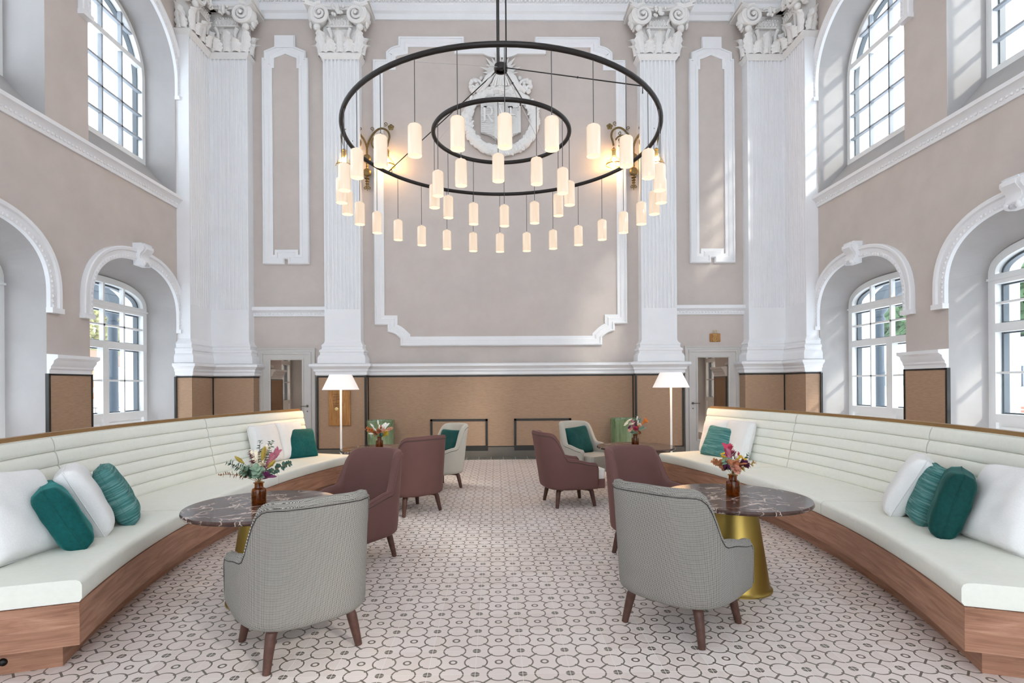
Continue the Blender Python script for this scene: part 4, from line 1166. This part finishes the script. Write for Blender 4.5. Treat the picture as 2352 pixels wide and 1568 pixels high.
def bouquet(label, x, y, items, seed):
    random.seed(seed)
    o = thing('dried_bouquet', label, 'flowers', (x, y, .665), 0, 'dried flower bouquets')
    st = MB()
    for kind, tip, colr, sz in items:
        base = (random.uniform(-.018,.018), random.uniform(-.018,.018), .02); neck = Vector((tip[0]*.08, tip[1]*.08, .165))
        if neck.xy.length > .02: neck.x *= .02/neck.xy.length; neck.y *= .02/neck.xy.length
        path = [Vector(base), neck*1.0] + bent(neck, tip)[1:]
        st.tube(path, .0016, 5)
        m = MB(); tip = Vector(tip)
        pa = bent(neck, tip, 0, 16); d = (pa[-1]-pa[-3]).normalized()
        if kind == 'eucalyptus_sprig':
            for i in range(4, 17):
                p = pa[i]; dd = (pa[i]-pa[i-1]).normalized()
                for e in (-1, 1):
                    q = random.uniform(0, 2*pi)
                    perp = dd.cross(Vector((cos(q), sin(q), .3))).normalized()
                    leafshape(m, p, perp*e+dd*.55, dd+Vector((0,-.5,.3)), sz*random.uniform(.75,1.1)*(1-.4*(i/16)**3), sz*.46*random.uniform(.8,1.1)*(1-.4*(i/16)**3), random.uniform(.05,.3), 5)
        elif kind == 'bunny_tail':
            sz *= .82
            M4 = T(*tip) @ d.to_track_quat('Z','Y').to_matrix().to_4x4()
            def f(i, j):
                a = 2*pi*i; v = j; r = sz*.25*sin(pi*min(1,.04+v*.93))**.7*(1+.12*noise.noise(Vector((cos(a)*4, sin(a)*4, v*12+tip.x*50))))
                return (r*cos(a), r*sin(a), sz*(v-.4)*1.6)
            m.grid(f, 14, 12, M4, wrap=True)
            for i in range(60):
                a = random.uniform(0,2*pi); v = random.uniform(.1,.95); r = sz*.25*sin(pi*v)**.7; z = sz*(v-.4)*1.6
                m.tube([M4 @ Vector((r*cos(a)*.9,r*sin(a)*.9,z)), M4 @ Vector((r*cos(a)*1.35,r*sin(a)*1.35,z+sz*.18))], .0007, 3)
        elif kind == 'leaf_fan':
            for i in range(5, 17, 1):
                p = pa[i]; dd = (pa[i]-pa[i-1]).normalized()
                for e in (-1, 1):
                    leafshape(m, p, dd*.8+Vector((e*.8,random.uniform(-.4,.1),.15)), dd.cross(Vector((e,0,0)))+Vector((0,-1,.2)), sz*random.uniform(.8,1.2), sz*.24, .2, 5)
        elif kind == 'orchid':
            for i in range(6):
                q = 2*pi*i/6+random.uniform(-.2,.2); u_ = d.orthogonal().normalized(); v_ = d.cross(u_)
                leafshape(m, tip, u_*cos(q)+v_*sin(q)+d*.35, d, sz*random.uniform(.8,1.1), sz*.42, -.2, 6)
            m.sphere(tip+d*.006, sz*.2, 8)
        elif kind == 'calla':
            M4 = T(*(tip-d*sz*1.2)) @ d.to_track_quat('Z','Y').to_matrix().to_4x4()
            def f(i, j):
                a = 2*pi*i; r = sz*(.12+.6*j**2.2)*(1+.25*cos(a)*j); return (r*cos(a), r*sin(a), sz*1.8*j*(1+.18*cos(a)))
            m.grid(f, 20, 8, M4, wrap=True); m.tube([M4 @ Vector((0,0,.2*sz)), M4 @ Vector((0,0,1.5*sz))], sz*.1, 6)
        elif kind == 'bloom':
            for i in range(26):
                v = Vector((random.gauss(0,1), random.gauss(0,1), random.gauss(0,1))).normalized()
                if v.dot(d) < -.2: v = -v
                leafshape(m, tip+v*sz*.15, v, v.orthogonal(), sz*.75, sz*.30, .3, 4)
        m.build(kind, vcol(colr), o, ang=60)
    st.build('stems', vcol((.32,.20,.08)), o)
    return o
GR = (.13,.21,.15); GR2 = (.22,.31,.22); DG = (.07,.13,.10); OL = (.38,.27,.05); CR = (.80,.70,.54); BU = (.26,.07,.09); PK = (.42,.12,.17); RU = (.36,.14,.06); PL = (.83,.80,.72); OR = (.62,.17,.03); TER = (.52,.20,.10); MUS = (.55,.34,.03); PUR = (.14,.03,.09); SAL = (.70,.34,.24); RED = (.5,.05,.10)
LB = [('eucalyptus_sprig',(-.20,-.04,.30),GR,.045),('eucalyptus_sprig',(-.26,-.03,.215),RU,.030),('eucalyptus_sprig',(-.09,-.05,.25),GR2,.060),('eucalyptus_sprig',(.02,-.07,.27),GR2,.068),
      ('eucalyptus_sprig',(.22,.0,.285),DG,.040),('eucalyptus_sprig',(.05,.06,.43),GR,.040),('eucalyptus_sprig',(-.02,.07,.44),DG,.036),('eucalyptus_sprig',(.09,.03,.44),GR,.032),
      ('leaf_fan',(.13,.02,.37),PK,.036),('eucalyptus_sprig',(-.07,.03,.37),BU,.040),('bunny_tail',(-.115,-.03,.315),OL,.058),('bunny_tail',(.035,-.01,.35),OL,.080),('bunny_tail',(.10,-.04,.285),OL,.065),
      ('leaf_fan',(-.01,.01,.36),CR,.035),('leaf_fan',(.07,.0,.40),CR,.03),('bloom',(.045,-.05,.29),CR,.030),('leaf_fan',(-.045,.02,.36),CR,.035),('leaf_fan',(.09,-.03,.20),PUR,.045),('leaf_fan',(-.06,-.03,.22),DG,.05)]
RB = [('leaf_fan',(-.03,.02,.36),RED,.045),('leaf_fan',(-.02,-.01,.32),PK,.045),('bunny_tail',(.013,.0,.355),PL,.034),('bunny_tail',(.02,-.01,.30),PL,.044),('bunny_tail',(-.008,-.02,.27),PL,.034),('bunny_tail',(.035,-.03,.26),PL,.036),('bunny_tail',(.075,-.01,.285),PL,.036),
      ('leaf_fan',(-.03,-.03,.255),CR,.04),('bloom',(.03,0,.305),RED,.028),('eucalyptus_sprig',(-.085,-.02,.315),MUS,.032),('eucalyptus_sprig',(-.07,-.03,.27),GR2,.05),('eucalyptus_sprig',(-.155,-.02,.265),RU,.036),
      ('leaf_fan',(-.02,-.05,.25),TER,.055),('leaf_fan',(.02,-.05,.235),TER,.055),('bloom',(.065,-.03,.235),PUR,.050),('leaf_fan',(.06,-.02,.265),MUS,.045),('eucalyptus_sprig',(.13,.02,.30),GR,.036),('eucalyptus_sprig',(.16,-.02,.245),MUS,.036),('bloom',(.0,-.05,.20),SAL,.045),('bloom',(-.055,-.03,.215),PUR,.035)]
LB2 = [('bunny_tail',(-.015,0,.34),PL,.05),('bunny_tail',(-.085,-.02,.30),PL,.055),('bunny_tail',(-.05,-.02,.25),PL,.055),('bunny_tail',(.005,-.02,.28),PL,.05),('bunny_tail',(-.09,-.04,.20),PL,.055),('eucalyptus_sprig',(-.17,-.02,.265),OR,.05),('eucalyptus_sprig',(.02,.01,.29),OR,.05),
       ('leaf_fan',(.09,.02,.31),PL,.045),('eucalyptus_sprig',(.17,.0,.275),SAL,.036),('leaf_fan',(.08,-.02,.235),SAL,.045),('eucalyptus_sprig',(.11,-.03,.21),MUS,.045),('bloom',(.0,-.04,.225),TER,.05),('bloom',(-.04,-.03,.2),RU,.045),('eucalyptus_sprig',(.05,-.05,.19),DG,.03)]
RB2 = [('eucalyptus_sprig',(.035,.03,.43),DG,.035),('orchid',(-.075,0,.345),CR,.055),('orchid',(-.12,-.02,.305),CR,.055),('orchid',(-.05,-.02,.30),CR,.05),('bunny_tail',(.03,.01,.365),PL,.045),('bunny_tail',(.03,-.01,.31),PL,.05),('leaf_fan',(-.02,-.02,.32),PK,.05),
       ('calla',(.125,-.01,.325),OR,.055),('leaf_fan',(.06,.03,.34),GR,.045),('orchid',(-.085,-.03,.255),PUR,.035),('orchid',(-.07,-.03,.225),SAL,.045),('bloom',(.045,-.03,.28),CR,.04),('bloom',(.0,-.04,.23),RED,.045),('leaf_fan',(.11,.0,.235),GR2,.04),('leaf_fan',(-.04,-.05,.18),GR,.05),('calla',(.03,-.05,.26),TER,.03),('bloom',(.04,-.04,.185),RU,.035)]
for lab, x, y, it, sd in (('on the front left marble table', -1.79, 3.862, LB, 5), ('on the front right marble table', 1.64, 3.99, RB, 6), ('on the rear left marble table', -1.655, 7.2, LB2, 7), ('on the rear right marble table', 1.755, 7.25, RB2, 8)):
    vase('amber glass bottle vase standing ' + lab, x, y)
    bouquet({5:'green eucalyptus and dried grass bouquet ',6:'red, orange and purple leaf bouquet ',7:'orange and white dried bouquet ',8:'bouquet with cream orchids and orange calla '}[sd] + lab, x, y, it, sd)
random.seed(3)

# ------------------------------------------------------------------ outside: snow, station canopy, houses, hills
def hgt(x, y):
    ax = abs(x)
    if x < 0:
        z = -.32 - 2.4*max(0, min(1, (ax-20)/60)) + max(0, ax-125)*.52 + max(0, ax-330)*.35
    else:
        z = -.32 + max(0, min(1, (ax-29.5)/1.5))*2.2 + max(0, min(40, ax-30))*.16 + max(0, ax-66)*.55
    k = min(1, max(0, (ax-40)/80))
    return z + k*(6*noise.noise(Vector((x*.013, y*.013, 1.3))) + 2*noise.noise(Vector((x*.05, y*.05, 4))))
for s, nm in ((-1, 'ground_left'), (1, 'ground_right')):
    xs = [7.15, 9, 12, 16, 20, 24, 27, 29.5, 30.2, 31, 34, 38, 44, 52, 60, 66, 74, 84, 98, 115, 130, 145, 165, 190, 220, 260, 310, 370, 450, 560, 700]
    ys = [-200+i*30 for i in range(40)]
    m = MB().grid(lambda i, j: (s*xs[round(i*(len(xs)-1))], ys[round(j*39)], hgt(s*xs[round(i*(len(xs)-1))], ys[round(j*39)])), len(xs), 40)
    struct(m.build(nm, M['snow'], ang=60))
M['metal_blue'] = mat('canopy_blue_paint', (.028,.042,.058), .5)
def canopy_column(s, y, label):
    o = thing('canopy_column', label, 'column', (s*8.65, y, -.32), 0, 'cast iron canopy columns')
    MB().lathe([(0,0),(.17,0),(.17,.25),(.14,.3),(.115,.4),(.105,.6),(.095,3.2),(.12,3.22),(.12,3.28),(.095,3.3),(.10,3.36),(.16,3.44),(.20,3.55),(.24,3.58),(.24,3.64),(0,3.64)], 24, cap=False).build('shaft', M['metal_blue'], o, ang=30)
    m = MB()
    for e in (-1, 1):                                              # arched spandrel brackets
        P = [(0,0)]+[(e*1.0*(1-cos(t*pi/2/8)), 0) for t in range(0)]
        pr = [(0,3.6)] + [(e*(.18+.95*sin(i/8*pi/2)), 3.62+.62*(1-cos(i/8*pi/2))) for i in range(9)] + [(e*1.13,4.32),(0,4.32)]
        V = [(x_,yy,z) for x_ in (-.05,.05) for yy,z in pr]; N = len(pr)
        m.add(V, [tuple(range(N)), tuple(range(2*N-1,N-1,-1))] + [(i,(i+1)%N,(i+1)%N+N,i+N) for i in range(N)])
    m.build('bracket', M['metal_blue'], o, smooth=False)
    for i in range(9):
        a = pi*i/8
    return o
for s, w_ in ((-1, 'left'), (1, 'right')):
    canopy_column(s, 12.25, 'blue cast iron canopy column outside the %s window nearest the back corner' % w_)
    m = MB(); x = s*8.65                                           # lattice beam
    m.box(x-.06, x+.06, 3, 26, 3.55, 3.66); m.box(x-.06, x+.06, 3, 26, 4.02, 4.12)
    y = 3.0
    while y < 25.5:
        m.tube([(x,y,3.6),(x,y+.34,4.07)], .035, 4); m.tube([(x,y+.34,4.07),(x,y+.68,3.6)], .035, 4); y += .68
    o = m.build('canopy_beam', M['metal_blue'], None, smooth=False); tag(o, 'blue lattice beam of the platform canopy outside the %s windows' % w_, 'beam')
    m = MB().box(*sorted((s*8.5, s*8.8)), 3, 26, 4.12, 4.2)
    tag(m.build('canopy_gutter', M['snow'], None, smooth=False), 'snow-covered gutter on the canopy beam outside the %s windows' % w_, 'gutter')
# house on the left
M['render'] = paint('house_render', (.82,.80,.77), .03); M['shutter'] = mat('orange_shutter', (.42,.16,.06), .6); M['rooftile'] = paint('roof_tile', (.28,.11,.07), .2); M['redband'] = mat('red_plinth', (.45,.10,.06), .7)
M['darkglass'] = mat('dark_window_glass', (.10,.12,.15), .15)
def house(label, x0, x1, y0, y1, zb, ze, rows, cols, gable=3.0):
    o = thing('house', label, 'house', ((x0+x1)/2, y0, zb)); ox, oy, oz = (x0+x1)/2, y0, zb; h = (x1-x0)/2
    b = MB().box(-h, h, 0, y1-y0, -3, ze-zb)
    b.add([(-h,0,ze-zb),(h,0,ze-zb),(0,0,ze-zb+gable),(-h,y1-y0,ze-zb),(h,y1-y0,ze-zb),(0,y1-y0,ze-zb+gable)], [(0,1,2),(3,5,4)])
    b.build('walls', M['render'], o, smooth=False)
    r = MB()
    for e in (-1, 1):
        r.add([(0,-.9,ze-zb+gable+.05),(e*(h+.9),-.9,ze-zb-.9*gable/h),(e*(h+.9),y1-y0+.5,ze-zb-.9*gable/h),(0,y1-y0+.5,ze-zb+gable+.05),
               (0,-.9,ze-zb+gable+.35),(e*(h+.9),-.9,ze-zb-.9*gable/h+.3),(e*(h+.9),y1-y0+.5,ze-zb-.9*gable/h+.3),(0,y1-y0+.5,ze-zb+gable+.35)],
              [(0,1,2,3),(4,7,6,5),(0,4,5,1),(1,5,6,2),(2,6,7,3),(3,7,4,0)])
    r.build('roof', M['rooftile'], o, smooth=False)
    MB().box(-h-.05, h+.05, -.06, 0, -.5, .9).build('plinth', M['redband'], o, smooth=False)
    for i in range(rows):
        for j in range(cols):
            cx = -h+(j+.5)*2*h/cols; cz = 2.2+i*(ze-zb-1.0)/rows
            f = MB().box(cx-.5, cx+.5, -.07, 0, cz-.8, cz+.8).build('window', M['darkglass'], o, smooth=False)
            q = MB(); 
            for e in (-1, 1): q.box(cx+e*.78-.26, cx+e*.78+.26, -.1, -.02, cz-.82, cz+.82)
            q.build('shutter', M['shutter'], f, smooth=False)
    return o
house('white three-storey house with orange shutters and tiled gable roof seen through the left window', -104, -88.5, 122, 136, -2.7, 6.6, 3, 4, 3.4)
house('smaller pale house with red roof farther along the street outside the left window', -88, -76, 138, 150, -2.7, 5.6, 3, 3, 2.8)
# railing and lamp post outside on the left
o = thing('railing', 'dark metal street railing on the snow outside the left window', 'railing', (-33, 42, -1.1))
m = MB(); m.box(-8, 8, -.03, .03, 1.0, 1.06); m.box(-8, 8, -.03, .03, .15, .2)
m.build('rail', M['blackmetal'], o, smooth=False)
m = MB()
for i in range(40): m.box(-8+i*.41, -8+i*.41+.03, -.015, .015, -.4, 1.0)
tag(m.build('bars', M['blackmetal'], o, smooth=False), None, None, None, 'stuff')
# low building with barred windows on the right
o = thing('low_building', 'low grey-green building with barred windows half buried in snow outside the right windows', 'building', (27.5, 36, -.3))
M['greenwall'] = paint('grey_green_render', (.42,.46,.44), .06)
MB().box(0, 3.5, -16, 26, -1, 3.1).build('walls', M['greenwall'], o, smooth=False)
MB().box(-.4, 3.9, -16.3, 26.3, 3.1, 3.5).build('roof', M['snow'], o, smooth=False)
for y in (-11.5, -8.3, -1.2, 2.6, 6.5, 11, 16):
    f = MB().box(-.06, 0, y-.55, y+.55, 1.55, 2.6).build('window', M['darkglass'], o, smooth=False)
    q = MB()
    for i in range(6): q.box(-.12, -.08, y-.5+i*.2-.02, y-.5+i*.2+.02, 1.55, 2.6)
    q.build('bars', M['lampwhite'], f, smooth=False)
struct(MB().grid(lambda i, j: (24.2+2.9*i, 18+44*j, -.4+(1.55+.5*noise.noise(Vector((0, j*9, 2))))*smooth(i*1.15)+.1*noise.noise(Vector((i*5, j*40, 1)))), 12, 60).build('ground_bank', M['snow']))
o = thing('bench', 'red slatted bench standing in the snow outside the right window', 'bench', (18.6, 19.0, -.32), radians(90))
m = MB()
for i in range(4): m.box(-.8, .8, -.25+i*.13, -.16+i*.13, .44, .47)
for i in range(3): m.box(-.8, .8, .30, .33, .58+i*.13, .67+i*.13)
m.build('slats', M['redband'], o, smooth=False)
for e in (-1, 1): MB().box(e*.6-.04, e*.6+.04, -.22, .30, 0, .44).build('leg', M['blackmetal'], o, smooth=False)
# woods on both slopes
for s, nm, c1, nn in ((-1, 'forest', (.20,.19,.09), 900), (1, 'forest', (.06,.10,.05), 700)):
    random.seed(5+s); m = MB()
    for i in range(nn):
        if s < 0: x = -random.uniform(128, 205); y = random.uniform(90, 330)
        else: x = random.uniform(64, 96); y = random.uniform(50, 150)
        z = hgt(x, y); h = random.uniform(4, 8)*(1.15 if s < 0 else .85); r = h*.3
        V = []; F = []
        for k, (rr, zz) in enumerate(((.6,.08),(1,.22),(.62,.45),(.75,.5),(.4,.72),(.45,.76),(.0,1))):
            for q in range(6):
                a = 2*pi*q/6+k; j = random.uniform(.75, 1.2); V.append((x+r*rr*j*cos(a), y+r*rr*j*sin(a), z+h*zz))
        for k in range(6):
            for q in range(6): F.append((k*6+q, k*6+(q+1)%6, (k+1)*6+(q+1)%6, (k+1)*6+q))
        m.add(V, F)
    M['forest%d' % s] = paint('forest_green%d' % s, c1, .45, .9, 0, .25)
    o = m.build(nm, M['forest%d' % s], None, smooth=False, recalc=False)
    tag(o, 'conifer woods on the slope seen through the %s windows' % ('left' if s < 0 else 'right'), 'trees', None, 'stuff')

# ------------------------------------------------------------------ light and camera
w = bpy.data.worlds.new('sky'); SC.world = w; w.use_nodes = True
nt = w.node_tree; bg = nt.nodes['Background']
bg.inputs[0].default_value = (.86,.93,1.0,1); bg.inputs[1].default_value = 1.0
sun = bpy.data.lights.new('sun', 'SUN'); sun.energy = .55; sun.angle = radians(3.0); sun.color = (1,.94,.84)
so = bpy.data.objects.new('sun', sun); COL.objects.link(so)
so.rotation_euler = Vector((-1,1.1,-.85)).to_track_quat('-Z','Y').to_euler(); so.location = (12,-12,14)

cam = bpy.data.cameras.new('camera'); co = bpy.data.objects.new('camera', cam); COL.objects.link(co)
cam.sensor_width = 36; cam.lens = 1246/2352*36
cam.shift_x = (1176-1159)/2352; cam.shift_y = (882.86-784)/2352; cam.clip_start = .05; cam.clip_end = 2000
co.matrix_world = T(-.11,0,1.5) @ RZ(-.0161) @ Matrix.Rotation(pi/2,4,'X') @ RZ(-.0068)
SC.camera = co
vs = SC.view_settings; vs.view_transform = 'Standard'; vs.look = 'None'; vs.gamma = 1; vs.exposure = 2.52
SC.cycles.max_bounces = 10; SC.cycles.diffuse_bounces = 6; SC.cycles.glossy_bounces = 4; SC.cycles.transparent_max_bounces = 12
SC.cycles.caustics_reflective = False; SC.cycles.caustics_refractive = False
